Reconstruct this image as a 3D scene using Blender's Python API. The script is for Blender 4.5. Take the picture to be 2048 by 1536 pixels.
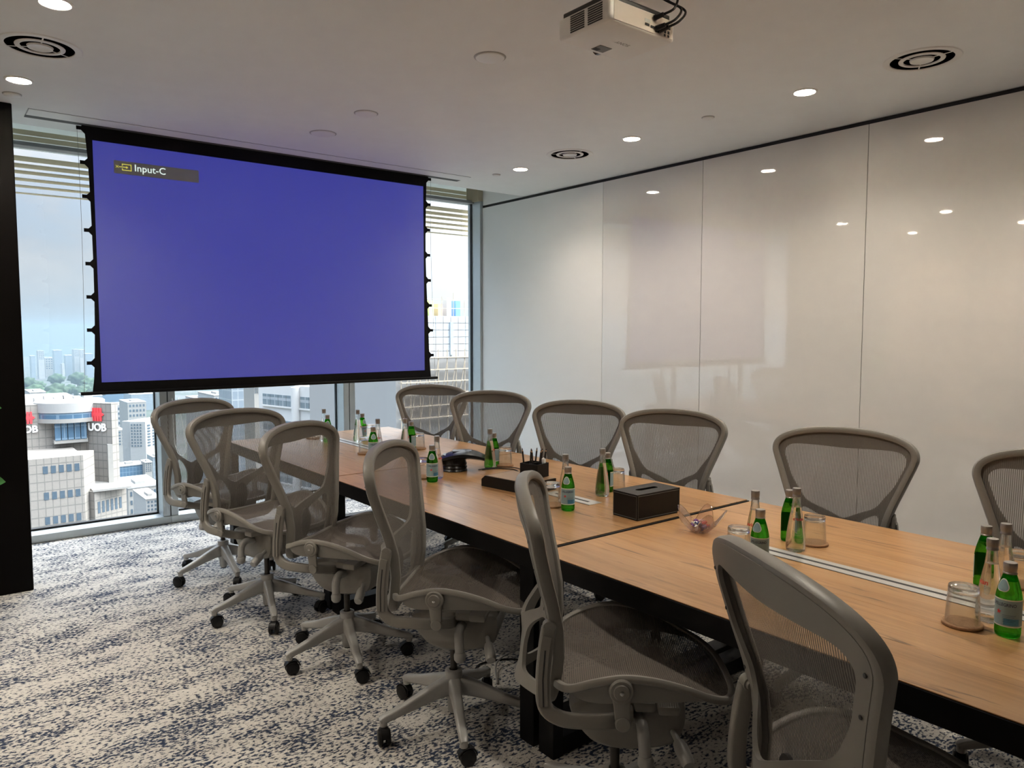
import bpy, bmesh, math, random
import numpy as np
from mathutils import Vector, Matrix, Euler

random.seed(7)
for o in list(bpy.data.objects):
    bpy.data.objects.remove(o, do_unlink=True)
SC = bpy.context.scene
COL = SC.collection
PI = math.pi

# ------------------------------------------------------------------ camera
F_PX, W_PX, H_PX = 1495.0, 2048, 1536
CAM_H = 1.53
PITCH = math.atan(106 / F_PX)
YAW = math.atan(1188 / math.hypot(F_PX, 106))
cd = bpy.data.cameras.new('camera')
cam = bpy.data.objects.new('camera', cd)
COL.objects.link(cam)
cam.location = (0, 0, CAM_H)
cam.rotation_euler = Euler((PI / 2 - PITCH, 0, -YAW), 'XYZ')
cd.sensor_width = 36.0
cd.lens = F_PX / W_PX * 36.0
cd.clip_start = 0.05
cd.clip_end = 20000
SC.camera = cam
SC.view_settings.view_transform = 'Standard'
SC.view_settings.look = 'None'
SC.view_settings.gamma = 1.0
SC.view_settings.exposure = 2.3
SC.view_settings.use_curve_mapping = False

# ------------------------------------------------------------------ sky and sun
SUN_AZ, SUN_EL = math.radians(95), math.radians(47)
SUN_DIR = Vector((math.sin(SUN_AZ) * math.cos(SUN_EL), math.cos(SUN_AZ) * math.cos(SUN_EL), math.sin(SUN_EL)))
world = bpy.data.worlds.new('world')
SC.world = world
world.use_nodes = True
wt = world.node_tree
wt.nodes.clear()


def N(t, typ, **kw):
    n = t.nodes.new(typ)
    ins = kw.pop('ins', None)
    for k, v in kw.items():
        setattr(n, k, v)
    if ins:
        for k, v in ins.items():
            if isinstance(v, bpy.types.NodeSocket):
                t.links.new(v, n.inputs[k])
            else:
                n.inputs[k].default_value = v
    return n


def math_n(t, op, a, b=None, c=None, clamp=False):
    n = t.nodes.new('ShaderNodeMath')
    n.operation = op
    n.use_clamp = clamp
    for i, v in enumerate((a, b, c)):
        if v is None:
            continue
        if isinstance(v, bpy.types.NodeSocket):
            t.links.new(v, n.inputs[i])
        else:
            n.inputs[i].default_value = v
    return n.outputs[0]


def mixc(t, fac, a, b, blend='MIX'):
    n = t.nodes.new('ShaderNodeMix')
    n.data_type = 'RGBA'
    n.blend_type = blend
    for i, v in ((0, fac), (6, a), (7, b)):
        if isinstance(v, bpy.types.NodeSocket):
            t.links.new(v, n.inputs[i])
        else:
            n.inputs[i].default_value = v if i == 0 else (v[0], v[1], v[2], 1)
    return n.outputs[2]


def maprange(t, v, a, b, c=0.0, d=1.0, smooth=False):
    n = t.nodes.new('ShaderNodeMapRange')
    if smooth:
        n.interpolation_type = 'SMOOTHSTEP'
    t.links.new(v, n.inputs[0])
    for i, x in ((1, a), (2, b), (3, c), (4, d)):
        n.inputs[i].default_value = x
    return n.outputs[0]


SKY_K = 0.176
tc = N(wt, 'ShaderNodeTexCoord')
sep = N(wt, 'ShaderNodeSeparateXYZ', ins={0: tc.outputs['Generated']})
elev = maprange(wt, sep.outputs[2], 0.0, 0.6)
dn = N(wt, 'ShaderNodeVectorMath', operation='DOT_PRODUCT', ins={0: tc.outputs['Generated'], 1: tuple(SUN_DIR)})
glow = math_n(wt, 'POWER', maprange(wt, dn.outputs['Value'], 0.0, 1.0), 2.0)
mp = N(wt, 'ShaderNodeMapping', ins={0: tc.outputs['Generated'], 'Scale': (1, 1, 2.2)})
cl = N(wt, 'ShaderNodeTexNoise', ins={'Vector': mp.outputs[0], 'Scale': 5.0, 'Detail': 7.0, 'Roughness': 0.55})
cloud = maprange(wt, cl.outputs[0], 0.40, 0.62, smooth=True)
clear = mixc(wt, elev, (0.64, 0.77, 0.90), (0.38, 0.55, 0.84))
clouds = mixc(wt, maprange(wt, cl.outputs[0], 0.5, 0.75), (0.66, 0.72, 0.80), (0.98, 0.99, 1.0))
skyc = mixc(wt, cloud, clear, clouds)
skyc = mixc(wt, maprange(wt, sep.outputs[2], 0.0, 0.16, 0.85, 0.0), skyc, (0.74, 0.82, 0.89))
gl = mixc(wt, math_n(wt, 'MULTIPLY', glow, 1.0, clamp=True), (0, 0, 0), (5.0, 4.95, 4.85))
skyf = mixc(wt, 1.0, skyc, gl, 'ADD')
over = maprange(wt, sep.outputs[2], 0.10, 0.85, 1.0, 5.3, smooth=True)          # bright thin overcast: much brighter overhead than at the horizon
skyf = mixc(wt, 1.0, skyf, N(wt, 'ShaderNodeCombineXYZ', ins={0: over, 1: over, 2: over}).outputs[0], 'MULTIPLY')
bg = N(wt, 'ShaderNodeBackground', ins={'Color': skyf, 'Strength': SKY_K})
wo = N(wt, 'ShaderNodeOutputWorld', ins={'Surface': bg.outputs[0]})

sd = bpy.data.lights.new('sun', 'SUN')
sd.energy = 0.66
sd.angle = math.radians(1.0)
sd.color = (1.0, 0.95, 0.86)
sun = bpy.data.objects.new('sun', sd)
COL.objects.link(sun)
sun.rotation_euler = SUN_DIR.to_track_quat('Z', 'Y').to_euler()

LAMP_W = 16.0          # watts of one ceiling downlight
LAMP_COL = (1.0, 0.90, 0.77)


# ------------------------------------------------------------------ pixel helper (plans the layout; every result is a point in the room)
_F = np.array([math.sin(YAW) * math.cos(PITCH), math.cos(YAW) * math.cos(PITCH), -math.sin(PITCH)])
_R = np.array([math.cos(YAW), -math.sin(YAW), 0.0])
_U = np.cross(_R, _F)


def at(px, py, Y):
    d = _F + _R * (px - 1024) / F_PX - _U * (py - 768) / F_PX
    t = Y / d[1]
    return Vector((t * d[0], Y, CAM_H + t * d[2]))


# ------------------------------------------------------------------ materials
MATS = {}


def pmat(name, color, rough=0.5, metal=0.0, spec=0.5, bump=0.0, bscale=200.0, var=0.03, vscale=8.0, coat=0.0, emit=None, estr=0.0, rnd=0.0):
    if name in MATS:
        return MATS[name]
    m = bpy.data.materials.new(name)
    m.use_nodes = True
    t = m.node_tree
    b = t.nodes['Principled BSDF']
    tc = N(t, 'ShaderNodeTexCoord')
    nz = N(t, 'ShaderNodeTexNoise', ins={'Vector': tc.outputs['Object'], 'Scale': vscale, 'Detail': 4.0})
    lo = tuple(max(0, c * (1 - var)) for c in color)
    hi = tuple(min(1, c * (1 + var)) for c in color)
    c = mixc(t, nz.outputs[0], lo, hi)
    if rnd:
        oi = N(t, 'ShaderNodeObjectInfo')
        c = mixc(t, 1.0, c, mixc(t, oi.outputs['Random'], (1 - rnd,) * 3, (1 + rnd,) * 3), 'MULTIPLY')
    t.links.new(c, b.inputs['Base Color'])
    b.inputs['Roughness'].default_value = rough
    b.inputs['Metallic'].default_value = metal
    b.inputs['Specular IOR Level'].default_value = spec
    b.inputs['Coat Weight'].default_value = coat
    b.inputs['Coat Roughness'].default_value = 0.005
    if emit:
        b.inputs['Emission Color'].default_value = (*emit, 1)
        b.inputs['Emission Strength'].default_value = estr
    if bump:
        nb = N(t, 'ShaderNodeTexNoise', ins={'Vector': tc.outputs['Object'], 'Scale': bscale, 'Detail': 3.0})
        bp = N(t, 'ShaderNodeBump', ins={'Height': nb.outputs[0], 'Strength': bump, 'Distance': 0.002})
        t.links.new(bp.outputs[0], b.inputs['Normal'])
    MATS[name] = m
    return m


def newmat(name):
    m = bpy.data.materials.new(name)
    m.use_nodes = True
    MATS[name] = m
    t = m.node_tree
    return m, t, t.nodes['Principled BSDF'], t.nodes['Material Output']


def mesh_fabric(name, axis, color, period, lo=0.42, hi=0.88):
    """open woven suspension fabric: opaque ribs, see-through between them"""
    m, t, b, out = newmat(name)
    tc = N(t, 'ShaderNodeTexCoord')
    s = N(t, 'ShaderNodeSeparateXYZ', ins={0: tc.outputs['Object']})
    a = math_n(t, 'SINE', math_n(t, 'MULTIPLY', s.outputs[axis], 2 * PI / period))
    o = maprange(t, a, -0.7, 0.7, lo, hi)
    b.inputs['Base Color'].default_value = (*color, 1)
    b.inputs['Roughness'].default_value = 0.75
    tr = N(t, 'ShaderNodeBsdfTransparent')
    mx = N(t, 'ShaderNodeMixShader', ins={0: o, 1: tr.outputs[0], 2: b.outputs[0]})
    t.links.new(mx.outputs[0], out.inputs['Surface'])
    return m


def glass_mat(name, color, ior=1.45, clear=0.35, rough=0.0):
    m, t, b, out = newmat(name)
    tc = N(t, 'ShaderNodeTexCoord')
    nz = N(t, 'ShaderNodeTexNoise', ins={'Vector': tc.outputs['Object'], 'Scale': 12.0})
    c = mixc(t, nz.outputs[0], tuple(x * 0.97 for x in color), color)
    g = N(t, 'ShaderNodeBsdfGlass', ins={'Color': c, 'Roughness': rough, 'IOR': ior})
    tr = N(t, 'ShaderNodeBsdfTransparent', ins={'Color': c})
    mx = N(t, 'ShaderNodeMixShader', ins={0: clear, 1: g.outputs[0], 2: tr.outputs[0]})
    t.links.new(mx.outputs[0], out.inputs['Surface'])
    t.nodes.remove(b)
    return m


def pane_mat(name, tint, refl=1.45):
    m, t, b, out = newmat(name)
    lw = N(t, 'ShaderNodeLayerWeight', ins={'Blend': 0.5})
    fr = math_n(t, 'ADD', math_n(t, 'MULTIPLY', math_n(t, 'POWER', lw.outputs['Facing'], 5.0), 0.9), 0.03, clamp=True)
    tr = N(t, 'ShaderNodeBsdfTransparent', ins={'Color': (*tint, 1)})
    gl = N(t, 'ShaderNodeBsdfGlossy', ins={'Roughness': 0.0})
    mx = N(t, 'ShaderNodeMixShader', ins={0: fr, 1: tr.outputs[0], 2: gl.outputs[0]})
    t.links.new(mx.outputs[0], out.inputs['Surface'])
    t.nodes.remove(b)
    return m


def carpet_mat():
    m, t, b, out = newmat('carpet')
    tc = N(t, 'ShaderNodeTexCoord')
    # large soft areas decide how dense the navy flecks are
    mp1 = N(t, 'ShaderNodeMapping', ins={0: tc.outputs['Object'], 'Scale': (1.5, 3.0, 1)})
    big = N(t, 'ShaderNodeTexNoise', ins={'Vector': mp1.outputs[0], 'Scale': 2.2, 'Detail': 5.0, 'Roughness': 0.68})
    mp2 = N(t, 'ShaderNodeMapping', ins={0: tc.outputs['Object'], 'Scale': (0.72, 1.15, 1)})
    fl = N(t, 'ShaderNodeTexNoise', ins={'Vector': mp2.outputs[0], 'Scale': 74.0, 'Detail': 3.0, 'Roughness': 0.55})
    th = maprange(t, big.outputs[0], 0.32, 0.74, 0.60, 0.34)
    fleck = math_n(t, 'MULTIPLY', math_n(t, 'SUBTRACT', fl.outputs[0], th), 10.0, clamp=True)
    rib = N(t, 'ShaderNodeSeparateXYZ', ins={0: tc.outputs['Object']})
    hue = N(t, 'ShaderNodeTexNoise', ins={'Vector': tc.outputs['Object'], 'Scale': 1.3})
    light = mixc(t, hue.outputs[0], (0.56, 0.555, 0.53), (0.64, 0.61, 0.56))
    dark = mixc(t, hue.outputs[0], (0.038, 0.060, 0.115), (0.030, 0.040, 0.064))
    c = mixc(t, fleck, light, dark)
    t.links.new(c, b.inputs['Base Color'])
    b.inputs['Roughness'].default_value = 0.95
    b.inputs['Specular IOR Level'].default_value = 0.15
    pile = N(t, 'ShaderNodeTexNoise', ins={'Vector': tc.outputs['Object'], 'Scale': 170.0, 'Detail': 2.0})
    hsum = math_n(t, 'SUBTRACT', math_n(t, 'MULTIPLY', pile.outputs[0], 0.7), math_n(t, 'MULTIPLY', fleck, 0.6))
    bp = N(t, 'ShaderNodeBump', ins={'Height': hsum, 'Strength': 0.8, 'Distance': 0.006})
    t.links.new(bp.outputs[0], b.inputs['Normal'])
    return m


def wood_mat():
    m, t, b, out = newmat('oak')
    tc = N(t, 'ShaderNodeTexCoord')
    oi = N(t, 'ShaderNodeObjectInfo')
    off = N(t, 'ShaderNodeVectorMath', operation='ADD', ins={0: tc.outputs['Object'], 1: (0, 0, 0)})
    rv = N(t, 'ShaderNodeCombineXYZ', ins={0: math_n(t, 'MULTIPLY', oi.outputs['Random'], 37.0), 1: math_n(t, 'MULTIPLY', oi.outputs['Random'], 91.0)})
    t.links.new(rv.outputs[0], off.inputs[1])
    mp = N(t, 'ShaderNodeMapping', ins={0: off.outputs[0], 'Scale': (26, 1.5, 26)})
    gr = N(t, 'ShaderNodeTexNoise', ins={'Vector': mp.outputs[0], 'Scale': 1.6, 'Detail': 8.0, 'Roughness': 0.62, 'Distortion': 0.9})
    mp2 = N(t, 'ShaderNodeMapping', ins={0: off.outputs[0], 'Scale': (7, 0.9, 7)})
    br = N(t, 'ShaderNodeTexNoise', ins={'Vector': mp2.outputs[0], 'Scale': 1.3, 'Detail': 3.0, 'Distortion': 1.2})
    mp3 = N(t, 'ShaderNodeMapping', ins={0: off.outputs[0], 'Scale': (27, 2.6, 27)})
    kn = N(t, 'ShaderNodeTexNoise', ins={'Vector': mp3.outputs[0], 'Scale': 1.0, 'Detail': 5.0, 'Distortion': 1.5})
    base = mixc(t, maprange(t, gr.outputs[0], 0.3, 0.7), (0.28, 0.145, 0.056), (0.46, 0.255, 0.105))
    base = mixc(t, maprange(t, br.outputs[0], 0.35, 0.7, 0.0, 0.6), base, (0.48, 0.29, 0.14))
    base = mixc(t, 1.0, base, mixc(t, oi.outputs['Random'], (0.86, 0.84, 0.82), (1.12, 1.12, 1.12)), 'MULTIPLY')
    crack = maprange(t, kn.outputs[0], 0.62, 0.70, 0.0, 0.8)
    c = mixc(t, crack, base, (0.085, 0.040, 0.018))
    t.links.new(c, b.inputs['Base Color'])
    b.inputs['Roughness'].default_value = 0.30
    b.inputs['Specular IOR Level'].default_value = 0.45
    bp = N(t, 'ShaderNodeBump', ins={'Height': gr.outputs[0], 'Strength': 0.12, 'Distance': 0.001})
    t.links.new(bp.outputs[0], b.inputs['Normal'])
    return m


def facade_mat(name, color, joint, sx, sz, rough=0.6):
    """far cladding: fine panel joints too small to pick apart"""
    m, t, b, out = newmat(name)
    tc = N(t, 'ShaderNodeTexCoord')
    s = N(t, 'ShaderNodeSeparateXYZ', ins={0: tc.outputs['Object']})
    u = math_n(t, 'ADD', s.outputs[0], s.outputs[1])

    def line(v, p, w):
        f = math_n(t, 'FRACT', math_n(t, 'DIVIDE', v, p))
        return math_n(t, 'LESS_THAN', f, w)
    l = math_n(t, 'MAXIMUM', line(u, sx, 0.12), line(s.outputs[2], sz, 0.12))
    nz = N(t, 'ShaderNodeTexNoise', ins={'Vector': tc.outputs['Object'], 'Scale': 0.3, 'Detail': 3.0})
    c = mixc(t, nz.outputs[0], tuple(x * 0.93 for x in color), color)
    c = mixc(t, l, c, joint)
    t.links.new(c, b.inputs['Base Color'])
    b.inputs['Roughness'].default_value = rough
    return m


# ------------------------------------------------------------------ mesh builder
class MB:
    def __init__(self):
        self.v, self.f, self.mi, self.cur = [], [], [], 0

    def add(self, vs, fs):
        o = len(self.v)
        self.v += [tuple(x) for x in vs]
        for f in fs:
            self.f.append(tuple(o + i for i in f))
            self.mi.append(self.cur)
        return self

    def box(self, x0, x1, y0, y1, z0, z1, bev=0.0, mat=None, seg=2):
        if bev <= 0:
            vs = [(x, y, z) for x in (x0, x1) for y in (y0, y1) for z in (z0, z1)]
            fs = [(0, 1, 3, 2), (4, 6, 7, 5), (0, 4, 5, 1), (2, 3, 7, 6), (0, 2, 6, 4), (1, 5, 7, 3)]
        else:
            bm = bmesh.new()
            bmesh.ops.create_cube(bm, size=1.0)
            for v in bm.verts:
                v.co = Vector(((x0 + x1) / 2 + v.co.x * (x1 - x0), (y0 + y1) / 2 + v.co.y * (y1 - y0), (z0 + z1) / 2 + v.co.z * (z1 - z0)))
            bmesh.ops.bevel(bm, geom=bm.edges[:], offset=bev, segments=seg, profile=0.5, affect='EDGES', clamp_overlap=True)
            bm.verts.index_update()
            vs = [tuple(v.co) for v in bm.verts]
            fs = [tuple(v.index for v in f.verts) for f in bm.faces]
            bm.free()
        if mat is not None:
            vs = [tuple(mat @ Vector(v)) for v in vs]
        return self.add(vs, fs)

    def sweep(self, path, sec, closed=False, caps=True, up=(0, 0, 1)):
        """sec: list of 2-D points or a function(i, n) -> list; first coordinate sideways, second along the up side"""
        P = [Vector(p) for p in path]
        n = len(P)
        rings = []
        up = Vector(up)
        prev = None
        for i, p in enumerate(P):
            if closed:
                tg = P[(i + 1) % n] - P[i - 1]
            else:
                tg = P[min(i + 1, n - 1)] - P[max(i - 1, 0)]
            tg.normalize()
            if prev is None:
                u = up - tg * up.dot(tg)
                if u.length < 1e-3:
                    u = Vector((1, 0, 0)) - tg * tg.x
            else:
                u = prev - tg * prev.dot(tg)
            u.normalize()
            prev = u
            s = tg.cross(u)
            sc = sec(i, n) if callable(sec) else sec
            rings.append([p + s * a + u * b for a, b in sc])
        k = len(rings[0])
        vs = [q for r in rings for q in r]
        fs = []
        for i in range(n if closed else n - 1):
            j = (i + 1) % n
            for a in range(k):
                c = (a + 1) % k
                fs.append((i * k + a, i * k + c, j * k + c, j * k + a))
        if caps and not closed:
            fs.append(tuple(reversed(range(k))))
            fs.append(tuple((n - 1) * k + a for a in range(k)))
        return self.add(vs, fs)

    def tube(self, path, r, k=8, closed=False):
        if callable(r):
            return self.sweep(path, lambda i, n: circ(r(i / (n - 1)), k), closed)
        return self.sweep(path, circ(r, k), closed)

    def cyl(self, p0, p1, r0, r1=None, k=16):
        r1 = r0 if r1 is None else r1
        return self.sweep([p0, p1], lambda i, n: circ(r0 if i == 0 else r1, k))

    def lathe(self, prof, k=24, c=(0, 0, 0), flip=False, mod=None, axis='z', caps=True):
        vs, fs = [], []
        for r, z in prof:
            for a in range(k):
                th = 2 * PI * a / k
                rr, zz = (r, z) if mod is None else mod(r, z, th)
                q = (rr * math.cos(th), rr * math.sin(th), zz)
                if axis == 'x':
                    q = (q[2], q[0], q[1])
                elif axis == 'y':
                    q = (q[1], q[2], q[0])
                vs.append((c[0] + q[0], c[1] + q[1], c[2] + q[2]))
        n = len(prof)
        for i in range(n - 1):
            for a in range(k):
                b = (a + 1) % k
                f = (i * k + a, i * k + b, (i + 1) * k + b, (i + 1) * k + a)
                fs.append(f[::-1] if flip else f)
        if caps and prof[0][0] > 1e-6:
            f = tuple(reversed(range(k)))
            fs.append(f[::-1] if flip else f)
        if caps and prof[-1][0] > 1e-6:
            f = tuple((n - 1) * k + a for a in range(k))
            fs.append(f[::-1] if flip else f)
        return self.add(vs, fs)

    def prism(self, poly, z0, z1, axis='z'):
        n = len(poly)

        def P(a, b, c):
            return {'z': (a, b, c), 'x': (c, a, b), 'y': (b, c, a)}[axis]
        vs = [P(a, b, z0) for a, b in poly] + [P(a, b, z1) for a, b in poly]
        fs = [tuple(reversed(range(n))), tuple(range(n, 2 * n))]
        fs += [(i, (i + 1) % n, n + (i + 1) % n, n + i) for i in range(n)]
        return self.add(vs, fs)

    def mesh(self, name, mats, smooth=True, angle=38):
        me = bpy.data.meshes.new(name)
        me.from_pydata(self.v, [], self.f)
        bm = bmesh.new()
        bm.from_mesh(me)
        bmesh.ops.remove_doubles(bm, verts=bm.verts, dist=1e-6)
        bmesh.ops.dissolve_degenerate(bm, edges=bm.edges, dist=1e-7)
        bm.to_mesh(me)
        bm.free()
        if not isinstance(mats, (list, tuple)):
            mats = [mats]
        for mm in mats:
            me.materials.append(mm)
        if len(mats) > 1 and len(me.polygons) == len(self.mi):
            me.polygons.foreach_set('material_index', self.mi)
        if smooth:
            me.polygons.foreach_set('use_smooth', [True] * len(me.polygons))
            me.set_sharp_from_angle(angle=math.radians(angle))
        me.update()
        return me

    def build(self, name, mats, parent=None, loc=(0, 0, 0), rot=(0, 0, 0), smooth=True, fix=False, angle=38):
        me = self.mesh(name, mats, smooth, angle)
        if fix:
            bm = bmesh.new()
            bm.from_mesh(me)
            bmesh.ops.recalc_face_normals(bm, faces=bm.faces)
            bm.to_mesh(me)
            bm.free()
        return link(name, me, parent, loc, rot)


def circ(r, k=10, ry=None):
    ry = r if ry is None else ry
    return [(r * math.cos(2 * PI * a / k), ry * math.sin(2 * PI * a / k)) for a in range(k)]


def rrect(w, h, r, s=3):
    pts = []
    for cx, cy, a0 in ((w - r, h - r, 0), (-w + r, h - r, 90), (-w + r, -h + r, 180), (w - r, -h + r, 270)):
        for i in range(s + 1):
            a = math.radians(a0 + 90 * i / s)
            pts.append((cx + r * math.cos(a), cy + r * math.sin(a)))
    return pts


def link(name, data, parent=None, loc=(0, 0, 0), rot=(0, 0, 0)):
    o = bpy.data.objects.new(name, data)
    COL.objects.link(o)
    o.location = loc
    o.rotation_euler = rot
    if parent:
        o.parent = parent
    return o


def empty(name, loc=(0, 0, 0), rz=0.0):
    o = link(name, None, None, loc, (0, 0, rz))
    o.empty_display_size = 0.1
    return o


def tag(o, label=None, cat=None, group=None, kind=None):
    if label:
        o['label'] = label
    if cat:
        o['category'] = cat
    if group:
        o['group'] = group
    if kind:
        o['kind'] = kind
    return o


def dup(o, parent=None):
    c = o.copy()
    COL.objects.link(c)
    if parent:
        c.parent = parent
    for ch in list(o.children):
        dup(ch, c)
    return c


def catmull(pts, per=6, closed=False):
    P = [Vector(p) for p in pts]
    n = len(P)
    out = []
    for i in range(n if closed else n - 1):
        if closed:
            a, b, c, d = P[i - 1], P[i], P[(i + 1) % n], P[(i + 2) % n]
        else:
            a, b, c, d = P[max(i - 1, 0)], P[i], P[i + 1], P[min(i + 2, n - 1)]
        for k in range(per):
            t = k / per
            out.append(0.5 * ((2 * b) + (c - a) * t + (2 * a - 5 * b + 4 * c - d) * t * t + (3 * b - a - 3 * c + d) * t ** 3))
    if not closed:
        out.append(P[-1])
    return out


def text_geo(s, size, extrude=0.0, bold=0.0):
    cu = bpy.data.curves.new('t', 'FONT')
    cu.body = s
    cu.size = size
    cu.extrude = extrude
    cu.offset = bold
    cu.resolution_u = 3
    cu.align_x = 'CENTER'
    ob = bpy.data.objects.new('t', cu)
    COL.objects.link(ob)
    dg = bpy.context.evaluated_depsgraph_get()
    me = ob.evaluated_get(dg).to_mesh()
    vs = [tuple(v.co) for v in me.vertices]
    fs = [tuple(p.vertices) for p in me.polygons]
    ob.evaluated_get(dg).to_mesh_clear()
    bpy.data.objects.remove(ob)
    bpy.data.curves.remove(cu)
    return vs, fs


def poly_sdf(poly, X, Z):
    """positive inside"""
    P = np.array(poly)
    n = len(P)
    d2 = np.full(X.shape, 1e9)
    ins = np.zeros(X.shape, bool)
    for i in range(n):
        a, b = P[i], P[(i + 1) % n]
        e = b - a
        wx, wz = X - a[0], Z - a[1]
        t = np.clip((wx * e[0] + wz * e[1]) / max(e @ e, 1e-12), 0, 1)
        d2 = np.minimum(d2, (wx - e[0] * t) ** 2 + (wz - e[1] * t) ** 2)
        cnd = (a[1] > Z) != (b[1] > Z)
        with np.errstate(divide='ignore', invalid='ignore'):
            xx = a[0] + (Z - a[1]) / (b[1] - a[1] + 1e-15) * e[0]
        ins ^= cnd & (X < xx)
    return np.where(ins, 1, -1) * np.sqrt(d2)


def plate(mb, field, xs, zs, front, back=None):
    """2-D field > 0 cut out on a grid (marching squares), front(x,z)/back(x,z) give 3-D points"""
    nx, nz = len(xs), len(zs)
    ids, pts, faces = {}, [], []

    def vid(key, x, z):
        if key not in ids:
            ids[key] = len(pts)
            pts.append((x, z))
        return ids[key]
    for i in range(nx - 1):
        for j in range(nz - 1):
            cs = [(i, j), (i + 1, j), (i + 1, j + 1), (i, j + 1)]
            fv = [field[c] for c in cs]
            if max(fv) <= 0:
                continue
            f = []
            for a in range(4):
                b = (a + 1) % 4
                ca, cb = cs[a], cs[b]
                if fv[a] > 0:
                    f.append(vid(ca, xs[ca[0]], zs[ca[1]]))
                if (fv[a] > 0) != (fv[b] > 0):
                    t = min(max(fv[a] / (fv[a] - fv[b]), 0.02), 0.98)
                    x = xs[ca[0]] + (xs[cb[0]] - xs[ca[0]]) * t
                    z = zs[ca[1]] + (zs[cb[1]] - zs[ca[1]]) * t
                    f.append(vid((min(ca, cb), max(ca, cb)), x, z))
            if len(f) >= 3:
                faces.append(f)
    vs = [front(x, z) for x, z in pts]
    n = len(pts)
    fs = [tuple(reversed(f)) for f in faces]
    if back:
        vs += [back(x, z) for x, z in pts]
        fs += [tuple(n + i for i in f) for f in faces]
        cnt = {}
        for f in faces:
            for a in range(len(f)):
                e = (f[a], f[(a + 1) % len(f)])
                cnt[e] = cnt.get(e, 0) + 1
        for (a, b) in list(cnt):
            if (b, a) not in cnt:
                fs.append((a, b, n + b, n + a))
    mb.add(vs, fs)


# ------------------------------------------------------------------ shared materials
M_WALL = pmat('white_paint', (0.74, 0.74, 0.72), 0.6, bump=0.05, bscale=300)
M_CEIL = pmat('ceiling_paint', (0.83, 0.84, 0.83), 0.75, bump=0.04, bscale=250)
M_BOARD = pmat('white_back_painted_glass', (0.66, 0.645, 0.615), 0.03, spec=0.85, var=0.01, coat=0.8)
M_MATTE = pmat('white_wall_panel', (0.72, 0.72, 0.70), 0.35, var=0.01)
M_BLACK = pmat('black_gap', (0.008, 0.008, 0.008), 0.6)
M_VENEER = pmat('dark_veneer', (0.0022, 0.0015, 0.0012), 0.5, spec=0.10, var=0.25, vscale=14)
M_ALU = pmat('blue_grey_aluminium', (0.50, 0.55, 0.57), 0.38, metal=0.35, var=0.02)
M_ALUD = pmat('grey_aluminium', (0.30, 0.32, 0.33), 0.45, metal=0.3, var=0.02)


def thin_mat(name, color, tr_):
    m, t, b, out = newmat(name)
    tc = N(t, 'ShaderNodeTexCoord')
    nz = N(t, 'ShaderNodeTexNoise', ins={'Vector': tc.outputs['Object'], 'Scale': 9.0})
    c = mixc(t, nz.outputs[0], tuple(x * 0.96 for x in color), color)
    t.links.new(c, b.inputs['Base Color'])
    b.inputs['Roughness'].default_value = 0.5
    tl = N(t, 'ShaderNodeBsdfTranslucent', ins={'Color': c})
    mx = N(t, 'ShaderNodeMixShader', ins={0: tr_, 1: b.outputs[0], 2: tl.outputs[0]})
    t.links.new(mx.outputs[0], out.inputs['Surface'])
    return m


M_BEIGE = thin_mat('beige_slat_paint', (0.74, 0.69, 0.56), 0.65)
M_WHITE = thin_mat('white_slat_paint', (0.93, 0.94, 0.92), 0.9)
M_RUB = pmat('black_rubber', (0.005, 0.005, 0.0055), 0.4, spec=0.3)
M_STEEL = pmat('black_powder_coated_steel', (0.0035, 0.0035, 0.004), 0.5, spec=0.18, bump=0.05)
M_SCRB = pmat('black_screen_border', (0.004, 0.004, 0.0045), 0.7, spec=0.15)
M_PLASTW = pmat('white_plastic', (0.78, 0.77, 0.74), 0.4)
M_DARK = pmat('dark_recess', (0.03, 0.03, 0.03), 0.7)
M_FRAME = pmat('mineral_plastic', (0.215, 0.205, 0.184), 0.42, bump=0.04, bscale=600)
M_BASE = pmat('satin_base_metal', (0.36, 0.36, 0.345), 0.38, metal=0.1, bump=0.03, bscale=600)
M_CHROME = pmat('steel_bolt', (0.6, 0.6, 0.58), 0.25, metal=1.0)
M_CYL = pmat('gas_lift_steel', (0.05, 0.045, 0.04), 0.3, metal=0.6)
M_PAD = pmat('dark_lumbar_foam', (0.035, 0.032, 0.030), 0.8)
M_MESHB = mesh_fabric('back_suspension_mesh', 0, (0.165, 0.152, 0.134), 0.0064, 0.46, 0.90)
M_MESHS = mesh_fabric('seat_suspension_mesh', 1, (0.115, 0.098, 0.082), 0.006, 0.66, 0.97)
M_GREEN = glass_mat('green_bottle_glass', (0.26, 0.68, 0.17), 1.36, 0.35)
M_CLEAR = glass_mat('clear_bottle_glass', (0.97, 0.98, 0.98), 1.36, 0.25)
def thin_glass(name, tint, base, edge, power):
    m, t, b, out = newmat(name)
    tc = N(t, 'ShaderNodeTexCoord')
    nz = N(t, 'ShaderNodeTexNoise', ins={'Vector': tc.outputs['Object'], 'Scale': 20.0})
    c = mixc(t, nz.outputs[0], tuple(x * 0.985 for x in tint), tint)
    lw = N(t, 'ShaderNodeLayerWeight', ins={'Blend': 0.5})
    fr = math_n(t, 'ADD', math_n(t, 'MULTIPLY', math_n(t, 'POWER', lw.outputs['Facing'], power), edge), base, clamp=True)
    tr = N(t, 'ShaderNodeBsdfTransparent', ins={'Color': c})
    gl = N(t, 'ShaderNodeBsdfGlass', ins={'Color': (1, 1, 1, 1), 'Roughness': 0.0, 'IOR': 1.3})
    go = N(t, 'ShaderNodeBsdfGlossy', ins={'Roughness': 0.02})
    m1 = N(t, 'ShaderNodeMixShader', ins={0: 0.35, 1: go.outputs[0], 2: gl.outputs[0]})
    mx = N(t, 'ShaderNodeMixShader', ins={0: fr, 1: tr.outputs[0], 2: m1.outputs[0]})
    t.links.new(mx.outputs[0], out.inputs['Surface'])
    t.nodes.remove(b)
    return m


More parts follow.
